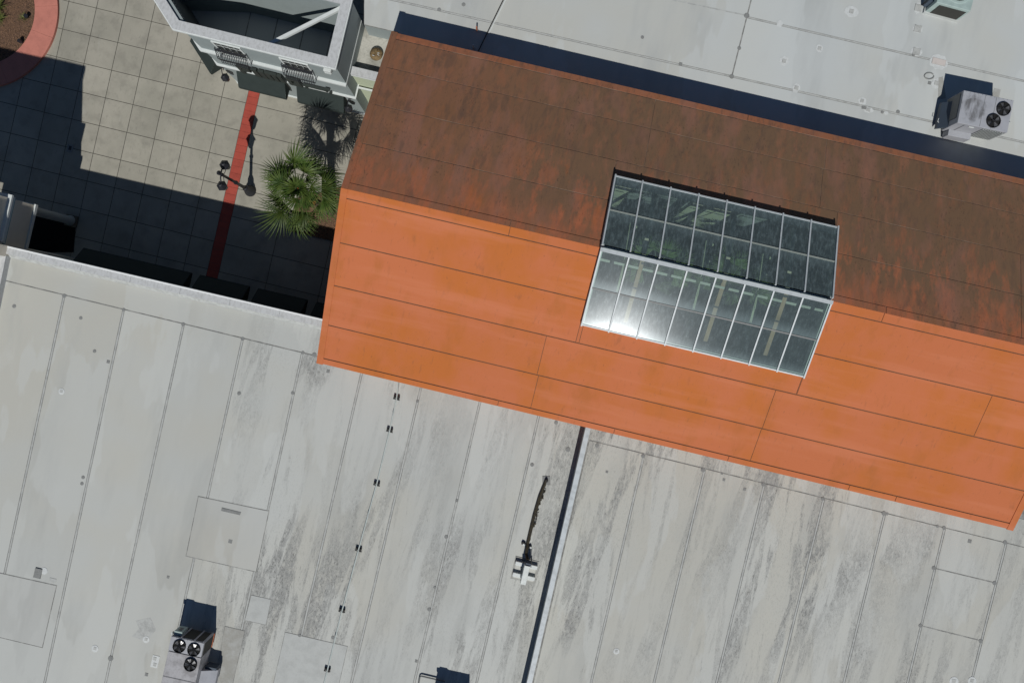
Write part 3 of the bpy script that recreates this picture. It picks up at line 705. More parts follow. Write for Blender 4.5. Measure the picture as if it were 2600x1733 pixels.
# interior under the skylight
def inn(s, t_n, z):       # point under the roof: s along the ridge, t_n -1 (south eave) .. 1 (north eave)
    p = S('n', s, t_n) if t_n >= 0 else S('s', s, -t_n); return Vector((p.x, p.y, z))
MB().prism([inn(.02, -.93, .02), inn(.98, -.93, .02), inn(.98, .93, .02), inn(.02, .93, .02)], (0, 0, -.05)).build('interior_floor', M['floor_dark'], hall)
dk = (kE - kW) / 8
tw = kT['n'] + .05
for (a, b) in ((-.25, .95), (3.35, 3.75), (4.02, 4.95)):
    p0, p1 = inn(kW + dk * a, tw, 0), inn(kW + dk * b, tw, 0); top_z = S('n', kW, tw).z - .3
    MB().prism([p0, p1, p1 + V * .2, p0 + V * .2], (0, 0, top_z)).build('interior_wall', M['interior'], hall)
MB().prism([inn(.1, .80, 0), inn(.9, .80, 0), inn(.9, .82, 0), inn(.1, .82, 0)], (0, 0, 6.5)).build('interior_wall', M['floor_dark'], hall)
for a in (1.55, 4.45, 6.62):
    s_ = kW + dk * a
    MB().beam(S('n', s_, .02, -.55), S('n', s_ + dk * .05, kT['n'] + .03, -.55), .17, .3).build('rafter', M['interior'], hall)
    MB().beam(S('s', s_, .02, -.55), S('s', s_, kT['s'] + .03, -.55), .17, .3).build('rafter', M['timber'], hall)
    MB().beam(inn(s_ - dk * .34, -.02, 7.2), inn(s_ - dk * .40, -.52, 6.9), .10, .24).build('tie_beam', M['interior'], hall)
    MB().beam(inn(s_ - dk * .34, .02, 7.2), inn(s_ - dk * .40, .24, 7.0), .10, .24).build('tie_beam', M['interior'], hall)
    for tt in (-.26, -.10, .08, .18):
        sg_ = 1 if tt > 0 else -1
        MB().prism([inn(s_ - dk * .36, tt, 7.33), inn(s_ - dk * .36, tt + .08, 7.33), inn(s_ - dk * .16, tt + .04, 7.33)], (0, 0, -.05)).build('gusset', M['interior'], hall)

# ================================================================== SKYLIGHT
skc = S('s', (kW + kE) / 2, 0); skyl = thing('skylight', 'gabled skylight with eight columns of dusty panes astride the orange ridge', 'skylight', (skc.x, skc.y, ZR))
for sl in ('s', 'n'):
    T = kT[sl]
    # curb standing on the roof
    for (s0, s1, t0, t1) in ((kW, kW + .12 / LEN, 0, T), (kE - .12 / LEN, kE, 0, T), (kW, kE, T - .12 / TL[sl], T)):
        pts = [S(sl, s0, t0, SKO - .03), S(sl, s0, t1, SKO - .03), S(sl, s1, t1, SKO - .03), S(sl, s1, t0, SKO - .03)]
        if sl == 'n': pts.reverse()
        MB().prism(pts, -NRM[sl] * (SKO + .12)).build('curb', M['white_alu'], skyl)
    for c in range(9):                                   # glazing bars down the slope
        s_ = kW + dk * c; s_ = min(max(s_, kW + .04 / LEN), kE - .04 / LEN)
        MB().beam(S(sl, s_, -.002, SKO + .02), S(sl, s_, T + .004, SKO + .02), .058, .08, NRM[sl]).build('glazing_bar', M['white_alu'], skyl)
    for r_, (t_, wd, mm) in enumerate(((T * .5, .055, 'grey_bar' if sl == 'n' else 'cabinet_dark'), (T - .03 / TL[sl], .06, 'white_alu'))):
        MB().beam(S(sl, kW, t_, SKO + .004), S(sl, kE, t_, SKO + .004), wd, .05, NRM[sl]).build('transom', M[mm], skyl)
    for r_ in range(2):
        for c in range(8):
            s0, s1 = kW + dk * c + .04 / LEN, kW + dk * (c + 1) - .04 / LEN; t0, t1 = T * r_ / 2 + .03 / TL[sl], T * (r_ + 1) / 2 - .03 / TL[sl]
            pts = [S(sl, s0, t0, SKO), S(sl, s0, t1, SKO), S(sl, s1, t1, SKO), S(sl, s1, t0, SKO)]; vv = [1, 0, 0, 1]
            if (pts[1] - pts[0]).cross(pts[2] - pts[0]).z < 0: pts.reverse(); vv.reverse()
            o = MB().add(pts, [(0, 1, 2, 3)]).build('pane', M['glass_' + sl], skyl)
            at = o.data.attributes.new('pane_v', 'FLOAT', 'POINT'); at.data.foreach_set('value', vv)
MB().beam(S('s', kW, 0, SKO + .05), S('s', kE, 0, SKO + .05), .15, .08).build('ridge_bar', M['white_alu'], skyl)
MB().beam(S('s', kW, 0, -.12), S('s', kE, 0, -.12), .14, .2).build('ridge_beam', M['white_alu'], skyl)
for c in range(8):                                        # pale plates hung below the ridge
    for h in (0.08, .58):
        MB().beam(S('s', kW + dk * (c + h), .06, .02), S('s', kW + dk * (c + h + .36), .06, .02), .10, .02, NRM['s']).build('ridge_plate', M['grey_bar'], skyl)
for c in range(8):
    MB().beam(S('n', kW + dk * c, kT['n'] - .035, SKO - .12), S('n', kW + dk * (c + 1), kT['n'] - .035, SKO - .12), .10, .06, NRM['n']).build('sill_plate', M['interior'], skyl)

# ================================================================== SHOPFRONT BUILDING (upper left)
ZC = 7.45
sh = thing('shopfront_building', 'white two storey shopfront with chamfered corner, parapet and open roof well', 'building', P(650, 60, 0))
cap_o = [P(438.5, 73.4, ZC), P(850, 174, ZC), P(894, -9, ZC), P(560, -90, ZC), P(330, -98, ZC)]
wall_o = inset(cap_o, [.12, .03, .10, .10, .30]); wall_i = inset(wall_o, .28)
def ring(mb, outer, inner, z0, z1):
    n = len(outer)
    for i in range(n):
        j = (i + 1) % n
        mb.prism([Vector((outer[i].x, outer[i].y, z1)), Vector((outer[j].x, outer[j].y, z1)), Vector((inner[j].x, inner[j].y, z1)), Vector((inner[i].x, inner[i].y, z1))], (0, 0, z0 - z1))
    return mb
for i in range(5):                                         # five outer walls, each one piece
    j = (i + 1) % 5
    MB().prism([Vector((p.x, p.y, 0)) for p in (wall_o[i], wall_o[j], wall_i[j], wall_i[i])], (0, 0, ZC - .14)).build('wall', M['white_paint'], sh)
cap_i = inset(cap_o, .42)
for i in range(5):
    j = (i + 1) % 5
    MB().prism([cap_o[i], cap_o[j], cap_i[j], cap_i[i]], (0, 0, -.10)).build('parapet_coping', M['cap'], sh)
cap_t = inset(cap_o, -.045); ring(MB(), cap_t, inset(cap_o, .01), ZC - .13, ZC - .03).build('cornice', M['white_trim'], sh)
ring(MB(), inset(cap_o, -.0), inset(cap_o, .14), ZC - .26, ZC - .14).build('cornice', M['white_trim'], sh)
ring(MB(), inset(wall_o, [-.14, -.015, 0, 0, -.14]), wall_o, 4.93, 5.07).build('string_course', M['white_trim'], sh)
ring(MB(), inset(wall_o, [-.10, -.07, 0, 0, -.10]), wall_o, 2.94, 3.04).build('string_course', M['white_trim'], sh)
ring(MB(), inset(wall_o, [-.06, -.05, 0, 0, -.06]), wall_o, 0, .14).build('plinth', M['white_trim'], sh)
MB().prism([Vector((p.x, p.y, 3.30)) for p in wall_i], (0, 0, -.2)).build('roof', M['roof_n'], sh)
for k in range(5):                                         # laps of the sunken roof
    s_ = Vector((wall_i[0].x, wall_i[0].y, 3.305)) + U * (1.0 + k * 1.35); MB().beam(s_ + V * .1, s_ + V * 3.4, .05, .012).build('seam_tape', M['seam_dirt'], sh)
# ribbed lining of the chamfered parapet's inner face
pA, pB = wall_i[4], wall_i[0]; dA = (pB - pA).normalized(); nA = Vector((-dA.y, dA.x, 0)); LA = (pB - pA).length
for k in range(int(LA / .16)):
    c_ = pA + dA * (.08 + k * .16) + nA * .02
    MB().box(Vector((c_.x, c_.y, 5.3)), .05, .04, 3.9, dA, nA).build('lining_rib', M['cabinet_dark'], sh)
b0, b1 = P(680, 115, 6.9), P(872, 18, 6.9)
MB().beam(b0, b1, .15, .15).build('brace', M['white_trim'], sh)
FD = (wall_o[1] - wall_o[0]).normalized(); FN = Vector((FD.y, -FD.x, 0))      # along the facade, outwards
def fx(px, py, z):        # distance along the facade of a photo point on level z
    return (P(px, py, z) - wall_o[0]).dot(FD)
def fpt(x, out, z): p = Vector((wall_o[0].x, wall_o[0].y, 0)) + FD * x + FN * out; p.z = z; return p
def facade_window(x0, x1):
    z0, z1 = 5.15, 6.60
    fr = MB()
    fr.box(fpt((x0 + x1) / 2, .025, z1 + .035), x1 - x0 + .16, .06, .07, FD, FN); fr.box(fpt(x0 - .04, .025, (z0 + z1) / 2), .08, .06, z1 - z0, FD, FN); fr.box(fpt(x1 + .04, .025, (z0 + z1) / 2), .08, .06, z1 - z0, FD, FN)
    w = fr.build('window', M['white_trim'], sh)
    MB().box(fpt((x0 + x1) / 2, .006, (z0 + z1) / 2), x1 - x0, .012, z1 - z0, FD, FN).build('pane', M['dark_glass'], w)
    for k in range(1, 4): MB().box(fpt(x0 + (x1 - x0) * k / 4, .024, (z0 + z1) / 2), .016, .016, z1 - z0, FD, FN).build('muntin', M['white_trim'], w)
    for k in range(1, 4): MB().box(fpt((x0 + x1) / 2, .026, z0 + (z1 - z0) * k / 4), x1 - x0, .014, .016, FD, FN).build('muntin', M['white_trim'], w)
wins = [(fx(543, 107, 6.5), fx(609, 122, 6.5)), (fx(715, 149, 6.5), fx(780, 164, 6.5))]
for x0, x1 in wins: facade_window(x0, x1)
def balcony(x0, x1, label):
    t = thing('window_balcony', label, 'balcony', fpt((x0 + x1) / 2, .1, 5.1), 0, 'wrought iron window balconies')
    a, b = x0 - .12, x1 + .12; zt, zb = 5.98, 5.12; dt, db = .16, .34
    MB().beam(fpt(a, dt, zt), fpt(b, dt, zt), .07, .08).build('top_rail', M['black_iron'], t)
    MB().tube([fpt(a, .02, zb), fpt(a, db, zb), fpt(b, db, zb), fpt(b, .02, zb)], .02, 6).build('bottom_rail', M['black_iron'], t)
    for x in (a, b):
        MB().tube([fpt(x, .02, zt), fpt(x, dt, zt), fpt(x, db + .05, (zt + zb) / 2 - .1), fpt(x, db, zb)], .017, 6).build('end_rail', M['black_iron'], t)
    n = 17
    for k in range(n):
        x = a + (b - a) * (k + .5) / n
        MB().tube([fpt(x, dt, zt), fpt(x, dt + .05, zt - .35), fpt(x + .03, db + .04, zb + .35), fpt(x, db, zb)], .016, 5).build('baluster', M['black_iron'], t)
    for k in range(n - 1):
        x = a + (b - a) * (k + 1) / n; r_ = (b - a) / n / 2
        MB().tube([fpt(x - r_, db, zb), fpt(x - r_ * .9, db + .06, zb - .09), fpt(x, db + .09, zb - .14), fpt(x + r_ * .9, db + .06, zb - .09), fpt(x + r_, db, zb)], .014, 5).build('scroll', M['black_iron'], t)
    for k in range(4):
        x = a - .03; MB().tube([fpt(x, .05 + .07 * k, zt - .2 * k), fpt(x - .05, .1 + .06 * k, zt - .2 * k - .08), fpt(x, .13 + .05 * k, zt - .2 * k - .16)], .011, 5).build('scroll', M['black_iron'], t)
balcony(*wins[0], 'black scrolled iron balcony under the shopfront window nearer the chamfered corner')
balcony(*wins[1], 'black scrolled iron balcony under the shopfront window nearer the orange roof')

# sign letters standing on the lower string course
sg = thing('shop_sign', 'row of dark block letters with a long emblem above the awnings', 'sign', fpt(3, .12, 3.05))
H0, LH = 3.05, 1.02
def letter(strokes, x0, name='letter'):
    mb = MB()
    for (xa, za, xb, zb) in strokes:
        mb.box(fpt(x0 + (xa + xb) / 2, .12, H0 + (za + zb) / 2 * LH), xb - xa, .13, (zb - za) * LH, FD, FN)
    return mb.build(name, M['letter'], sg)
lx = lambda px, py: fx(px, py, 4.05)
LP = [(598, 163), (633, 172), (651, 175), (669, 178), (722, 191)]
xs = [fx(x, y, 4.07) for x, y in LP]
letter([(0, 0, .20, 1), (.201, .42, .45, .60), (.201, .82, .45, 1), (.451, .44, .62, .98)], xs[0])          # P
letter([(0, 0, .28, 1)], xs[1] + .06)
letter([(0, 0, .28, .98)], xs[2] + .06)
letter([(0, 0, .23, 1), (.31, 0, .52, .84), (.60, 0, .82, .96), (.231, .841, .59, 1.0)], xs[3] + .04)       # m
letter([(0, 0, .2, .95), (.201, 0, .43, .24), (.201, .76, .43, 1), (.431, 0, .62, .93)], xs[4] + .05)        # o
em = MB(); ex = xs[4] + .78
em.box(fpt(ex + .55, .12, H0 + .40), 1.1, .11, .16, FD, FN); em.box(fpt(ex + 1.17, .12, H0 + .40), .12, .12, .30, FD, FN); em.box(fpt(ex + 1.25, .12, H0 + .62), .22, .12, .12, FD, FN); em.box(fpt(ex + .1, .12, H0 + .16), .1, .1, .32, FD, FN); em.box(fpt(ex + 1.3, .12, H0 + .12), .1, .1, .24, FD, FN)
em.build('emblem', M['letter'], sg)

# awnings: x along the wall, +y outwards
def awning(p, rz, L, label, group=None, drop=.72, out=.58):
    t = thing('awning', label, 'awning', p, rz, group)
    th = .02; hl = L / 2
    MB().prism([Vector((-hl, 0, 0)), Vector((hl, 0, 0)), Vector((hl, out, -drop)), Vector((-hl, out, -drop))], (0, 0, -th)).build('canopy', M['awning'], t, local=True)
    MB().prism([Vector((-hl, out, -drop - .001)), Vector((hl, out, -drop - .001)), Vector((hl, out + .02, -drop - .001)), Vector((-hl, out + .02, -drop - .001))], (0, 0, -.22)).build('valance', M['awning'], t, local=True)
    for sx in (-1, 1):
        x = sx * hl
        MB().prism([Vector((x, .005, -.03)), Vector((x, out - .005, -drop - .02)), Vector((x, out - .005, -drop - .22)), Vector((x, .005, -drop - .22))], (sx * .015, 0, 0)).build('cheek', M['awning'], t, local=True)
    MB().beam((-hl, .02, -drop - .2), (hl, .02, -drop - .2), .03, .03).build('frame_bar', M['black_iron'], t, local=True)
    return t
rzF = math.atan2(-FN.x, FN.y)         # local +y -> FN
def f_awn(xa, xb, label): awning(fpt((xa + xb) / 2, .102, 2.92), rzF, abs(xb - xa), label, 'awnings of the white shopfront')
f_awn(fx(599, 181, 2.95), fx(721, 210, 2.95), 'dark green awning over the top of the red paving band')
f_awn(fx(752, 217, 2.95), fx(871, 246, 2.95), 'dark green awning of the shopfront with palm shadow just below')
cm = (wall_o[4] + wall_o[0]) / 2; cd = (wall_o[0] - wall_o[4]).normalized(); cn = Vector((cd.y, -cd.x, 0))
pc = wall_o[0] - cd * 1.15 + cn * .10; awning((pc.x, pc.y, 2.92), math.atan2(-cn.x, cn.y), 1.9, 'dark green awning on the chamfered corner of the white shopfront', 'awnings of the white shopfront')
# small white box under the cornice
wbx = thing('wall_box', 'small white box fixed high on the shopfront near its right corner', 'wall box', fpt(fx(829, 183, 6.9), .1, 6.9))
MB().box(fpt(fx(829, 183, 6.9), .09, 6.75), .34, .17, .30, FD, FN).build('housing', M['white_trim'], wbx, bevel=.015)
MB().box(fpt(fx(829, 183, 6.9), .19, 6.62), .30, .03, .04, FD, FN).build('bracket', M['galv'], wbx)

# lanterns -------------------------------------------------------------
def lantern_mesh(par, c, r, h):
    c = Vector(c)
    MB().lathe(c, [(r * .55, -h), (r * .9, -h * .30), (r * .86, -h * .28)], 6).build('glass', M['dark_glass'], par, local=True)
    MB().lathe(c, [(r * 1.05, -h * .27), (r * 1.0, -h * .2), (r * .35, h * .12), (r * .12, h * .15), (r * .1, h * .28), (.005, h * .33)], 6).build('roof', M['black_iron'], par, local=True)
def wall_lantern(p, rz, label):
    t = thing('wall_lantern', label, 'lantern', p, rz, 'wall lanterns of the shopfront')
    MB().box((0, .02, 0), .16, .04, .4).build('back_plate', M['black_iron'], t, local=True)
    MB().tube([(0, .03, .1), (0, .25, .2), (0, .42, .14), (0, .5, .02)], .022, 7).build('arm', M['black_iron'], t, local=True)
    MB().tube([(0, .03, -.12), (.05, .12, -.18), (0, .2, -.05), (-.05, .12, .02), (0, .05, -.05)], .014, 6).build('scroll', M['black_iron'], t, local=True)
    ln_ = bpy.data.objects.new('lantern', None); COL.objects.link(ln_); ln_.parent = t; ln_.location = (0, .5, -.08)
    lantern_mesh(ln_, (0, 0, 0), .21, .5)
wall_lantern(fpt((wall_o[1] - wall_o[0]).length - .30, 0, 2.75), rzF, 'black hexagonal wall lantern at the shopfront corner beside the orange roof')
wall_lantern(fpt(.12, 0, 2.75), rzF + R(20), 'black hexagonal wall lantern at the chamfered end of the shopfront')

# ================================================================== AWNINGS OF THE ARCADE (in shade)
gW = ln(pa, pb)
def arcade_awn(x0, x1, label):
    za, y_off = 2.9, .05
    a, b = P(x0, capN(x0), 5.86), P(x1, capN(x1), 5.86); d = (b - a).normalized(); nn = Vector((-d.y, d.x, 0))
    k = 5.86
    # positions along the wall measured at the awning's own level
    base = P(-170, capN(-170), 5.86)
    xa = (P(x0, capN(x0), za) - base).dot(d); xb = (P(x1, capN(x1), za) - base).dot(d)
    c = base + d * ((xa + xb) / 2) - nn * .04; awning((c.x, c.y, za), math.atan2(-nn.x, nn.y), xb - xa, label, 'awnings along the arcade wall', .65, .70)
arcade_awn(185, 462, 'longest black looking awning on the shaded arcade wall, left of the others')
arcade_awn(486, 612, 'shaded arcade awning standing across the end of the red paving band')
arcade_awn(636, 762, 'shaded arcade awning between the red band end and the orange hall')
arcade_awn(787, 905, 'shaded arcade awning partly tucked under the orange roof edge')

# ================================================================== ENTRANCE PORTICO (left edge) AND TOWER
tw_ = thing('entrance_tower', 'pale entrance tower standing on a round column at the left edge', 'tower', P(20, 560, 0))
M['tower_wall'] = simple('warm_white_tower_wall', (.70, .64, .54), .85, dirt=.12)
tc = Vector((-22.80, 6.50, 0))                              # north-east corner of the raised block
def tbox(ds, dv, x0, y0, z0, z1, nm, m):                    # from the corner: x0 outwards (east), y0 outwards (north), ds / dv back
    c = tc + U * x0 + V * y0; c.z = z1
    return MB().prism([c, c - U * ds, c - U * ds - V * dv, c - V * dv], (0, 0, z0 - z1)).build(nm, m, tw_)
tbox(6.5, 2.12, 0, 0, 3.99, 9.5, 'wall', M['tower_wall'])
tbox(6.7, 2.2, .07, .05, 3.80, 3.985, 'edge_beam', M['white_trim'])
tbox(6.8, 2.2, .10, .10, 9.5, 9.74, 'cornice', M['white_trim'])
for (x, z0, z1, mm) in ((.05, 5.50, 5.62, 'teal'), (.10, 5.622, 5.72, 'white_trim'), (.06, 5.722, 5.84, 'cap'), (.16, 5.842, 5.97, 'white_trim')):
    tbox(6.6 + x, 2.16, x, x, z0, z1, 'string_course', M[mm])
pc_ = tc - V * 2.12
def pbox(x0, w, z0, z1, nm):
    c = pc_ + U * x0; c.z = z1
    return MB().prism([c, c - U * w, c - U * w - V * .5, c - V * .5], (0, 0, z0 - z1)).build(nm, M['tower_wall'], tw_)
pbox(.42, 1.2, 0, 9.45, 'pilaster'); pbox(.52, 1.3, 8.45, 8.62, 'pilaster_band')
cb = P(183, 561, 0); colm = MB().lathe(cb, [(.24, .14), (.27, .20), (.215, .30), (.20, 3.3), (.26, 3.45), (.27, 3.79)], 24).build('column', M['blue_grey'], tw_, True)
MB().box(cb + Z * .07, .60, .60, .14, U, V).build('plinth', M['brown_slab'], colm)
MB().prism([P(-60, 512, .03), P(192, 573, .03), P(186, 640, .03), P(-60, 640, .03)][::-1], (0, 0, -.04)).build('floor', M['shade_floor'], tw_)  # floor coloured black to paint in the shade below the tower

# ================================================================== LAMP POST
lp = thing('street_lamp', 'tall black lamp post with two hexagonal lanterns beside the red band', 'street lamp', P(636, 485, 0), 0)
MB().lathe((0, 0, 0), [(.30, 0), (.30, .08), (.25, .14), (.24, .34), (.17, .46), (.155, .78), (.11, .95)], 18).build('base', M['black_iron'], lp, True, local=True)
MB().lathe((0, 0, .95), [(.085, 0), (.075, 1.2), (.105, 1.26), (.105, 1.32), (.07, 1.38), (.062, 3.1), (.09, 3.16), (.06, 3.24), (.05, 3.45)], 14).build('pole', M['black_iron'], lp, True, local=True)
MB().lathe((0, 0, 4.38), [(.05, 0), (.1, .08), (.11, .16), (.05, .26), (.01, .36)], 12).build('finial', M['black_iron'], lp, True, local=True)
ad = Vector((.13, .99, 0)).normalized()
MB().tube([ad * -.47 + Z * 4.05, ad * -.2 + Z * 4.24, Z * 4.28, ad * .2 + Z * 4.24, ad * .47 + Z * 4.05], .034, 8).build('arm', M['black_iron'], lp, local=True)
for sg_ in (-1, 1):
    MB().tube([ad * .40 * sg_ + Z * 3.98, ad * .28 * sg_ + Z * 3.75, ad * .12 * sg_ + Z * 3.85, Z * 4.0], .016, 6).build('scroll', M['black_iron'], lp, local=True)
    MB().tube([ad.cross(Z) * .02, ad.cross(Z) * .28 * sg_ + Z * 0], .018, 6)
    L_ = bpy.data.objects.new('lantern', None); COL.objects.link(L_); L_.parent = lp; L_.location = ad * .5 * sg_ + Z * 4.12
    lantern_mesh(L_, (0, 0, 0), .245, .62)
MB().tube([(-.22, .05, 3.35), (.22, -.05, 3.35)], .018, 6).build('banner_bar', M['black_iron'], lp, local=True)

# ================================================================== PALMS
def frond_mesh(seed, pet, rad, m, nl=30, fold_=.30):
    rr = random.Random(seed); mb = MB()
    mb.tube([(0, 0, 0), (pet * .5, 0, .10 * pet), (pet, 0, .06 * pet)], [.020, .014, .011], 5)
    tip = Vector((pet, 0, .06 * pet))
    for k in range(nl):
        a = R(-88 + 176 * k / (nl - 1)) + rr.uniform(-.05, .05); L = rad * (.78 + .24 * math.cos(a * .7)) * rr.uniform(.86, 1.06)
        d = Vector((math.cos(a), math.sin(a), -fold_ + .12 * abs(a) + rr.uniform(-.06, .06))).normalized(); s_ = Vector((-math.sin(a), math.cos(a), 0)); dr_ = rr.uniform(.08, .40)
        w = .026; vv = []; ns = 5
        for q in range(ns):
            u = q / (ns - 1); p = tip + d * (L * u) - Z * (dr_ * L * u ** 2.6)
            ww = w * (.3 + 1.4 * u if u < .5 else 1.0 - .95 * (u - .5) / .5)
            fold = .012 * (1 - u)
            vv += [p - s_ * ww + Z * fold, p - Z * fold, p + s_ * ww + Z * fold]
        mb.add(vv, [(3 * q + i, 3 * q + i + 1, 3 * q + 4 + i, 3 * q + 3 + i) for q in range(ns - 1) for i in (0, 1)])
    return mb.mesh('frond', m)
FM = [frond_mesh(i, .90 + .12 * (i % 3), .96 + .06 * (i % 3), M['leaf'], 22, .26) for i in range(6)]     # outer fans
FY = [frond_mesh(20 + i, .52 + .10 * i, .80, M['leaf'], 20, .25) for i in range(3)]                        # middle fans
FZ = [frond_mesh(30 + i, .10 + .06 * i, .62, M['leaf'], 20, -.25) for i in range(3)]                       # young fans in the heart
FI = [frond_mesh(40 + i, .95, .9, M['leaf_in']) for i in range(3)]
def palm(base, crown, label, meshes, n, scale=1.0, up=1.0, seed=1, group=None):
    rr = random.Random(seed)
    t = thing('fan_palm', label, 'palm tree', base, 0, group); h = crown - Vector(base)
    pts = [h * (k / 8) + Vector((.05 * math.sin(k * .8), .04 * math.cos(k), 0)) * (1 if 0 < k < 8 else 0) for k in range(9)]
    MB().tube(pts, [.24, .21, .20, .19, .19, .185, .19, .21, .17], 12).build('trunk', M['trunk'], t, True, local=True)
    for k in range(n):
        u = k / n; heart, mid = u < .22, u < .48
        o = piece('frond', (meshes if meshes is not FM else FZ if heart else FY if mid else FM)[k % 3], t)
        az = k * 2.39996 + rr.uniform(-.22, .22); el = R((38 if heart else 24 if mid else 16 - 50 * (u - .45) / .55) + rr.uniform(-9, 9)) * up
        q_ = Matrix.Rotation(az, 4, 'Z') @ Matrix.Rotation(-el, 4, 'Y') @ Matrix.Rotation(rr.uniform(-.6, .6), 4, 'X')
        sc = scale * rr.uniform(.86, 1.1)
        o.matrix_local = Matrix.Translation(h - Z * (.30 * u)) @ q_ @ Matrix.Scale(sc, 4)
    return t, h
cr = P(757, 478, 6.0); bs_ = Vector((cr.x + .15, cr.y - .1, 0))
pt, ph = palm(bs_, cr, 'tall green fan palm standing against the orange hall gable', FM, 38, 1.10, seed=5)
M['dead_leaf'] = leaf('dry_palm_leaf', (.20, .13, .06), (.27, .19, .09))
FD_ = frond_mesh(77, .8, .7, M['dead_leaf'], 18, .6)
for k, az in enumerate((2.1, 3.6, 5.2)):
    o = piece('frond', FD_, pt); o['label'] = 'dry brown frond hanging below the green crown'; o.matrix_local = Matrix.Translation(ph - Z * .45) @ Matrix.Rotation(az, 4, 'Z') @ Matrix.Rotation(R(46), 4, 'Y')
for k in range(14):
    a = random.uniform(0, 6.28); MB().tube([ph + Z * .1, ph + Vector((.72 + .10 * math.cos(a), -.68 + .10 * math.sin(a), .12))], [.010, .020], 5).build('fruit_stalk', M['orange_fruit'], pt, local=True) if k < 6 else None
for (x, y, sd_, n_, zz) in ((1668, 682, 3, 16, 6.0), (1850, 712, 9, 13, 5.6), (1872, 745, 14, 11, 5.2)):
    c_ = P(x, y, zz); palm(Vector((c_.x, c_.y, 0)), c_, {3: 'indoor fan palm under the skylight, left of the others', 9: 'indoor fan palm under the middle of the skylight', 14: 'indoor fan palm under the lower right of the skylight'}[sd_], FI, n_, .95, seed=sd_, group='palms under the skylight')

# ================================================================== ROOFTOP UNITS
def fan(par, x, y, z, r, nb_=4, ph_=0.0):
    f = bpy.data.objects.new('fan', None); COL.objects.link(f); f.parent = par; f.location = (x, y, z)
    mb = MB(); n = 28
    for k in range(n):
        t0, t1 = 2 * math.pi * k / n, 2 * math.pi * (k + 1) / n
        p = lambda r_, t, z_: Vector((r_ * math.cos(t), r_ * math.sin(t), z_))
        mb.add([p(r, t0, 0), p(r, t1, 0), p(r, t1, .07), p(r, t0, .07), p(r * .95, t0, .07), p(r * .95, t1, .07), p(r * .95, t1, .006), p(r * .95, t0, .006)], [(0, 1, 2, 3), (3, 2, 5, 4), (4, 5, 6, 7)])
    mb.build('rim', M['fan_black'], f, local=True)
    MB().lathe((0, 0, .003), [(r * .96, 0), (r * .96, .004)], 24).build('well', M['fan_black'], f, local=True)  # flat black disc painting the shade of a recess below the blades
    for k in range(nb_):
        a = ph_ + 2 * math.pi * k / nb_; pts = []
        for (rr_, da, zz) in ((.2, -.25, .012), (.9, -.36, .012), (.93, .22, .05), (.2, .3, .04)): pts.append(Vector((r * rr_ * math.cos(a + da), r * rr_ * math.sin(a + da), zz)))
        MB().add(pts, [(0, 1, 2, 3)]).build('blade', M['blade'], f, local=True)
    MB().lathe((0, 0, .02), [(r * .26, 0), (r * .26, .04), (r * .1, .05)], 14).build('hub', M['fan_black'], f, local=True)
    g_ = MB()
    for k in range(4):
        a = ph_ + .3 + math.pi * k / 4; g_.tube([(r * 1.06 * math.cos(a), r * 1.06 * math.sin(a), .075), (-r * 1.06 * math.cos(a), -r * 1.06 * math.sin(a), .075)], .007, 4)
    g_.build('guard', M['black_iron'], f, local=True)
    return f

# unit 1: grey, two fans
z1 = 7.07; n1w, n1e, n1s = P(2448.9, 229.6, z1), P(2575.2, 255.2, z1), P(2430, 311, z1)
L1 = (n1e - n1w).length; D1 = (n1s - n1w).length; rz1 = math.atan2(n1e.y - n1w.y, n1e.x - n1w.x)
c1 = n1w + (n1e - n1w) / 2 + (n1s - n1w) / 2; H1 = z1 - ZN
h1 = thing('rooftop_unit', 'grey rooftop air unit with two fans and a dark stained top', 'air conditioner', (c1.x, c1.y, ZN), rz1, 'rooftop air conditioners')
MB().box((0, 0, .12), L1 - .25, D1 - .2, .24).build('curb', M['roof_n'], h1, local=True)
def stained():
    m, nt, n, l, bs = _nodes('grey_paint_with_water_stain')
    tc = n.new('ShaderNodeTexCoord').outputs['Object']
    c = mix(nt, noise(nt, 3, (1, 1, 1), 0, .4, .7), (.36, .37, .40), (.32, .33, .36))
    sep = n.new('ShaderNodeSeparateXYZ'); l.new(tc, sep.inputs[0])
    w = n.new('ShaderNodeTexNoise'); w.inputs['Scale'].default_value = 3.5; w.inputs['Detail'].default_value = 6; l.new(tc, w.inputs['Vector'])
    d = n.new('ShaderNodeVectorMath'); d.operation = 'DISTANCE'; d.inputs[1].default_value = (-.62, .05, H1); l.new(tc, d.inputs[0])
    s_ = mathn(nt, 'SUBTRACT', mathn(nt, 'ADD', .42, w.outputs['Fac']), d.outputs['Value'])
    f = n.new('ShaderNodeMapRange'); f.interpolation_type = 'SMOOTHSTEP'; f.inputs['From Min'].default_value = .28; f.inputs['From Max'].default_value = .52; l.new(s_, f.inputs['Value'])
    c = mix(nt, mathn(nt, 'MULTIPLY', f.outputs[0], noise(nt, 4, (1, .3, 1), A, .3, .6, 6, off=3)), c, (.13, .13, .135))
    l.new(c, bs.inputs['Base Color']); bs.inputs['Roughness'].default_value = .5; return m
MB().box((0, 0, (H1 + .24) / 2), L1, D1, H1 - .24).build('cabinet', stained(), h1, bevel=.012, local=True)
MB().box((-L1 / 2 - .012, .12, .24 + .62), .02, D1 * .78, 1.05).build('side_panel', M['cabinet_dark'], h1, local=True)
MB().prism([Vector((-L1 / 2, -D1 / 2 + .02, .82)), Vector((-L1 / 2, D1 / 2 - .25, .82)), Vector((-L1 / 2 - .30, D1 / 2 - .25, .40)), Vector((-L1 / 2 - .30, -D1 / 2 + .02, .40))][::-1], (0, 0, -.22)).build('intake_hood', M['navy'], h1, local=True)  # navy colour paints in the shade on the lower intake side
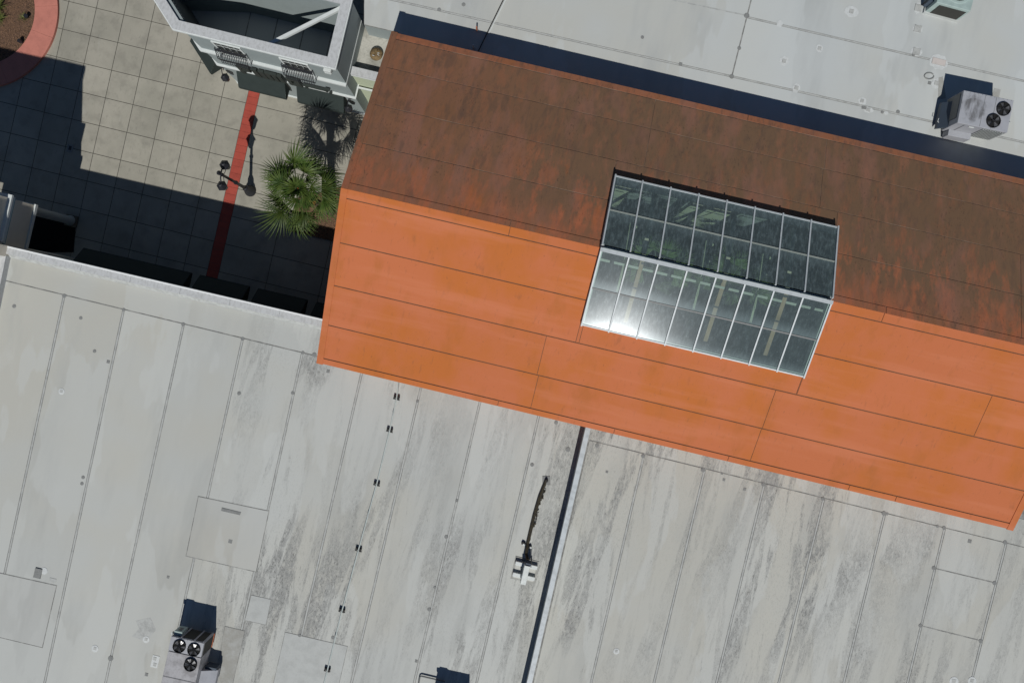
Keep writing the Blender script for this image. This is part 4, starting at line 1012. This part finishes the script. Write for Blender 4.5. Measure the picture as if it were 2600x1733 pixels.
MB().tube([(-L1 / 2 - .34, -.30, .50), (-L1 / 2 - .36, -.45, .5), (-L1 / 2 - .30, -.48, .5)], .014, 6).build('handle', M['white_trim'], h1, local=True)
MB().box((-L1 * .20, -D1 / 2 - .14, .36), L1 * .46, .28, .52).build('service_box', M['cabinet'], h1, bevel=.01, local=True)
MB().box((-L1 * .17, -D1 / 2 - .012, H1 - .22), .22, .02, .08).build('data_plate', M['white_trim'], h1, local=True)
for k in range(9):
    MB().beam((L1 * .06 + k * L1 * .048, -D1 / 2 - .02, .32), (L1 * .06 + k * L1 * .048, -D1 / 2 - .02, H1 - .12), .055, .03, (0, -1, 0)).build('louver_slat', M['galv'], h1, local=True)
MB().box((L1 * .26, -D1 / 2 - .006, (H1 + .2) / 2), L1 * .44, .01, H1 - .4).build('louver_backing', M['cabinet_dark'], h1, local=True)
def loc_of(px, py, z, c, rz):
    d = P(px, py, z) - Vector((c.x, c.y, z)); return (d.x * math.cos(rz) + d.y * math.sin(rz), -d.x * math.sin(rz) + d.y * math.cos(rz))
for x in (-L1 * .06, L1 * .16): MB().box((x, 0, H1 + .002), .014, D1 - .04, .006).build('panel_seam', M['cabinet_dark'], h1, local=True)
for k in range(12): MB().box((-L1 / 2 + .1 + k * (L1 - .2) / 11, D1 / 2 - .035, H1 + .003), .022, .022, .008).build('screw', M['cabinet_dark'], h1, local=True)
MB().box((-L1 * .33, -D1 / 2 - .012, H1 * .62), .012, .014, H1 * .6).build('panel_seam', M['cabinet_dark'], h1, local=True)
for i, (px, py) in enumerate(((2547, 277.3), (2521.4, 307.5))): fan(h1, *loc_of(px, py, z1, c1, rz1), H1, .305, 4, .5 + i * .2)
cdt = thing('conduit', 'short grey conduit from the two fan unit to the roof patch', 'conduit', (c1.x, c1.y, ZN), rz1)
MB().tube([(L1 / 2, .2, .5), (L1 / 2 + .18, .2, .5), (L1 / 2 + .18, .2, .04), (L1 / 2 + .9, .35, .04)], .025, 7).build('tube', M['galv'], cdt, local=True)
sheet([(2383, 198), (2394, 195), (2402, 250), (2382, 252)], [0] * 4, 'membrane_patch', M['patch_tan'], ZN + .01, .008, nb)
sheet([(2525, 224), (2541, 228), (2536, 250), (2518, 246)], [0] * 4, 'membrane_patch', M['patch_tan'], ZN + .01, .008, nb)

# unit 2: pale teal condenser, one fan, at the top edge
z2 = 6.60; ct = P(2461, 28.6, z2); cwp = P(2384, 8, z2); rz2 = math.atan2(ct.y - cwp.y, ct.x - cwp.x); L2 = (ct - cwp).length + .16
cc2 = (ct + cwp) / 2 + V * .78; H2 = z2 - ZN
h2 = thing('rooftop_unit', 'pale teal single fan condenser at the top edge of the photo', 'air conditioner', (cc2.x, cc2.y, ZN), rz2, 'rooftop air conditioners')
MB().box((0, 0, .06), L2 + .1, 1.66, .12).build('curb', M['roof_n'], h2, local=True)
MB().box((0, 0, (H2 + .12) / 2), L2, 1.55, H2 - .12).build('cabinet', M['cabinet_teal'], h2, bevel=.02, local=True)
MB().box((.06, -.779, H2 / 2 - .02), L2 * .80, .012, H2 * .74).build('coil', M['coil'], h2, local=True)
fan(h2, .06, .02, H2, .50, 4, .2)
MB().lathe((.06, .02, H2), [(.62, .002), (.60, .03), (.53, .035)], 30).build('fan_shroud', M['cabinet_teal'], h2, local=True)
MB().box((-L2 / 2 - .10, -.45, .45), .2, .3, .6).build('switch_box', M['navy'], h2, local=True)
MB().tube([(-L2 / 2 - .2, -.5, .05), (-L2 / 2 - .2, -.5, .5), (-L2 / 2 - .05, -.4, .7)], .025, 7).build('conduit', M['black_rubber'], h2, local=True)

# unit 3: grey, three fans, at the bottom edge; unit 4 is its twin mostly below the frame
z3 = 6.93; a3, b3 = P(434.9, 1613.7, z3), P(518, 1632, z3); W3 = (b3 - a3).length; rz3 = math.atan2(b3.y - a3.y, b3.x - a3.x); L3 = 3.1; H3 = z3 - ZS
v3 = Vector((-math.sin(rz3), math.cos(rz3), 0)); c3 = (a3 + b3) / 2 - v3 * (L3 / 2)
h3 = thing('rooftop_unit', 'grey rooftop air unit with three fans at the lower left edge', 'air conditioner', (c3.x, c3.y, ZS), rz3, 'rooftop air conditioners')
MB().box((0, 0, .12), W3 - .2, L3 - .25, .24).build('curb', M['roof_s'], h3, local=True)
gy = L3 / 2 - .66
M['cab_mottle'] = simple('mottled_grey_equipment_paint', (.37, .365, .38), .5, dirt=.75, dcol=(.17, .165, .17), scale=2.2)
MB().box((0, (gy + L3 / 2) / 2 + .012, (H3 + .24) / 2), W3, L3 / 2 - gy - .03, H3 - .24).build('condenser_cabinet', M['cabinet'], h3, bevel=.01, local=True)
MB().box((0, (gy - L3 / 2) / 2 - .012, (H3 + .24) / 2 - .01), W3, L3 / 2 + gy - .02, H3 - .26).build('cabinet', M['cab_mottle'], h3, bevel=.01, local=True)
MB().box((0, gy, H3 / 2), W3 - .04, .06, H3 - .3).build('joint_strip', M['fan_black'], h3, local=True)
MB().box((.12, L3 / 2 + .006, H3 / 2 + .08), W3 * .80, .012, H3 * .70).build('coil', M['coil'], h3, local=True)
MB().box((W3 / 2 + .006, L3 / 2 - .33, H3 / 2 + .08), .012, .54, H3 * .7).build('coil', M['coil'], h3, local=True)
for x in (.02 - W3 * .22, W3 * .2, W3 * .47): MB().box((x, L3 / 2 + .02, H3 / 2 + .1), .06, .035, H3 - .28).build('corner_post', M['cabinet'], h3, local=True)
MB().box((-W3 * .36, L3 / 2 + .10, H3 - .50), .36, .18, .66).build('switch_box', M['cabinet_teal'], h3, bevel=.01, local=True)
MB().box((-W3 * .36, L3 / 2 + .196, H3 - .45), .16, .012, .30).build('nameplate', M['cabinet_dark'], h3, local=True)
MB().lathe((-W3 / 2 - .04, L3 / 2 + .06, H3 - .30), [(.05, 0), (.05, .16)], 8).build('meter', M['galv'], h3, local=True)
MB().box((W3 / 2 + .01, L3 / 2 - .33, .20), .04, .62, .07).build('rust_strip', M['copper'], h3, local=True)
MB().prism([Vector((W3 / 2, -.62, .95)), Vector((W3 / 2, .10, .95)), Vector((W3 / 2 + .62, .10, .55)), Vector((W3 / 2 + .62, -.62, .55))][::-1], (0, 0, -.3)).build('intake_hood', M['cabinet'], h3, local=True)
MB().box((W3 / 2 + .30, .16, .42), .52, .10, .5).build('hood_side', M['navy'], h3, local=True)
for y in (-.25, -.9): MB().box((0, y, H3 + .001), W3 - .03, .014, .006).build('panel_seam', M['cabinet_dark'], h3, local=True)
for k in range(9): MB().box((-W3 / 2 + .08 + k * (W3 - .16) / 8, L3 / 2 - .03, H3 + .003), .02, .02, .008).build('screw', M['cabinet_dark'], h3, local=True)
MB().tube([(-W3 / 2, -.4, .5), (-W3 / 2 - .16, -.4, .5), (-W3 / 2 - .16, -.4, .05), (-W3 / 2 - .16, -1.6, .05)], .022, 7).build('conduit', M['galv'], h3, local=True)
for i, (px, py) in enumerate(((456, 1639), (493, 1648), (484, 1686))): fan(h3, *loc_of(px, py, z3, c3, rz3), H3, .282, 5, i * .4)
h4 = copy_tree(h3); k4 = (CH - z3) / F
c4 = Vector((-196.2 * k4, -926.8 * k4, 0)) - Vector((a3.x, a3.y, 0)); h4.location = (c3.x + c4.x, c3.y + c4.y, ZS); h4['label'] = 'rooftop air unit at the bottom edge that shows little beyond its shadow'
gp = thing('gas_pipe', 'bent dark pipe beside the shadow at the bottom edge', 'pipe', P(1064, 1733, ZS))
MB().tube([P(1058, 1770, ZS + .1), P(1064, 1726, ZS + .1), P(1066, 1717, ZS + .1), P(1070, 1715, ZS + .1), P(1108, 1724, ZS + .1), P(1130, 1729, ZS + .1)], .036, 8).build('tube', M['cabinet_dark'], gp)

# ================================================================== PIPE RUN ON BLOCKS
path = [(1011, 965), (1010, 985), (1007, 1010), (990, 1090), (957, 1226), (911, 1392), (869, 1547), (832, 1697), (820, 1745)]
gp2 = thing('gas_pipe', 'long thin pale pipe running over small black blocks from the orange eave', 'pipe', P(957, 1226, ZS))
MB().tube([P(x, y, ZS + .19) for x, y in path], .028, 8).build('tube', M['pipe'], gp2)
for (x, y) in ((998, 1050), (934, 1308), (890, 1470), (850, 1620)): MB().tube([P(x + 1, y - 4, ZS + .19), P(x - 1, y + 4, ZS + .19)], .036, 8).build('coupling', M['galv'], gp2)
blk = thing('pipe_support', 'black pipe block nearest the orange eave', 'pipe support', (0, 0, ZS), 0, 'black blocks under the pale pipe')
MB().box((0, 0, .07), .27, .15, .14).build('block', M['black_rubber'], blk, bevel=.012, local=True)
MB().box((0, -.085, .012), .31, .03, .024).build('foot', M['black_rubber'], blk, local=True)
MB().box((-.09, 0, .15), .08, .13, .03).build('pad', M['black_rubber'], blk, local=True); MB().box((.09, 0, .15), .08, .13, .03).build('pad', M['black_rubber'], blk, local=True)
MB().tube([(-.045, 0, .14), (-.045, 0, .22), (.045, 0, .22), (.045, 0, .14)], .008, 5).build('clamp', M['galv'], blk, local=True)
for i, ((x, y), lb) in enumerate(zip(((1007.5, 1009), (990, 1091), (957, 1227), (911, 1393), (869, 1547), (832, 1697)),
        ('black pipe block nearest the orange eave', 'second black pipe block out from the orange eave', 'third black pipe block out from the orange eave', 'fourth black pipe block, beside the square patch corner', 'fifth black pipe block, above the grey bluish patch', 'black pipe block lying on the bluish patch at the bottom edge'))):
    o = blk if i == 0 else copy_tree(blk); o.location = P(x, y, ZS); o.rotation_euler.z = -A - R(2); o['label'] = lb
# conduit stubs by the north eave
cd_ = thing('conduit', 'thin black conduit with its white cover crossing the far white roof', 'conduit', P(1240, 80, ZN))
MB().tube([P(1284, -12, ZN + .05), P(1237, 84, ZN + .05), P(1214, 131, ZN + .05)], .022, 7).build('tube', M['black_rubber'], cd_)
MB().tube([P(1289, -12, ZN + .02), P(1240, 86, ZN + .02)], .03, 6).build('cover_strip', M['white_trim'], cd_)
for (x, y, m_, lb) in ((1203, 123, 'white_trim', 'short white vent stub against the orange eave'), (1211, 78, 'copper', 'short brown vent stub on the far roof near the eave shadow')):
    t = thing('vent_pipe', lb, 'vent pipe', P(x, y, ZN)); MB().lathe((0, 0, 0), [(.035, 0), (.035, .42), (.03, .43)], 10).build('stack', M[m_], t, local=True); MB().lathe((0, 0, 0), [(.09, 0), (.04, .05)], 10).build('boot', M['seam_tape'], t, local=True)

# ================================================================== PIPE STAND AND INSULATED LINES
sx = thing('equipment_stand', 'galvanised post on four sleepers on a stained pad by the dividing wall', 'equipment stand', P(1333, 1446, ZS), -A)
MB().box((0, 0, .012), 1.12, 1.05, .024).build('pad', M['patch_tan'], sx, local=True)
MB().box((0, 0, .03), .95, .88, .012).build('pad_top', M['roof_patch'], sx, local=True)
for (x, y) in ((-.32, .26), (.32, .26), (-.32, -.26), (.32, -.26)): MB().box((x, y, .12), .38, .17, .17).build('sleeper', M['white_trim'], sx, bevel=.01, local=True)
MB().box((0, -.02, .46), .25, .86, .62).build('duct', M['galv'], sx, bevel=.01, local=True)
MB().box((.03, .46, .44), .24, .10, .55).build('duct_end', M['navy'], sx, local=True)
for x in (-.2, .2): MB().beam((x, .42, .06), (x, .42, .34), .05, .05).build('leg', M['black_iron'], sx, local=True)
ins = thing('insulated_pipe', 'ragged black insulated pipe bundle running up from the equipment stand', 'pipe', P(1360, 1320, ZS))
for k, (dx, zz) in enumerate(((-2.5, .10), (0, .14), (2.5, .10))):
    MB().tube([P(1340 + dx, 1420, ZS + .55), P(1336 + dx, 1405, ZS + .3), P(1340 + dx, 1378, ZS + zz), P(1356 + dx, 1310, ZS + zz), P(1370 + dx, 1262, ZS + zz), P(1383 + dx * .7, 1228, ZS + zz), P(1387 + dx * .4, 1219, ZS + .16)], .030, 7).build('line', M['insul'], ins)
rg = MB()
for k in range(46):
    u = random.random(); x = 1342 + 42 * u + random.uniform(-1, 5) ; y = 1375 - 145 * u; rg.box(P(x, y, ZS + .05 + random.uniform(0, .08)), random.uniform(.04, .11), random.uniform(.03, .07), .05, Vector((math.cos(k), math.sin(k), .2)).normalized())
rg.build('torn_jacket', M['insul'], ins)['kind'] = 'stuff'
MB().tube([P(1348, 1440, ZS + .3), P(1350, 1420, ZS + .5), P(1343, 1404, ZS + .4)], .014, 6).build('cable', M['black_rubber'], ins)
for (x, y) in ((1329, 1378), (1345, 1387)):
    t = thing('pipe_support', 'small black block at the %s side of the pipe bundle foot' % ('left' if x < 1335 else 'right'), 'pipe support', P(x, y, ZS), R(-30 if x < 1335 else 20), 'blocks at the foot of the pipe bundle')
    MB().box((0, 0, .06), .16, .12, .12).build('block', M['black_rubber'], t, local=True); MB().box((.03, -.03, .125), .09, .07, .014).build('clamp', M['white_trim'], t, local=True)
fl = thing('roof_flashing', 'square grey flashing plate where the black pipe bundle enters the roof', 'flashing', P(1387, 1219, ZS), 0)
MB().box((0, 0, .012), .36, .40, .024).build('plate', M['patch_grey'], fl, local=True); MB().lathe((0, 0, .02), [(.09, 0), (.06, .16)], 12).build('boot', M['black_rubber'], fl, local=True)
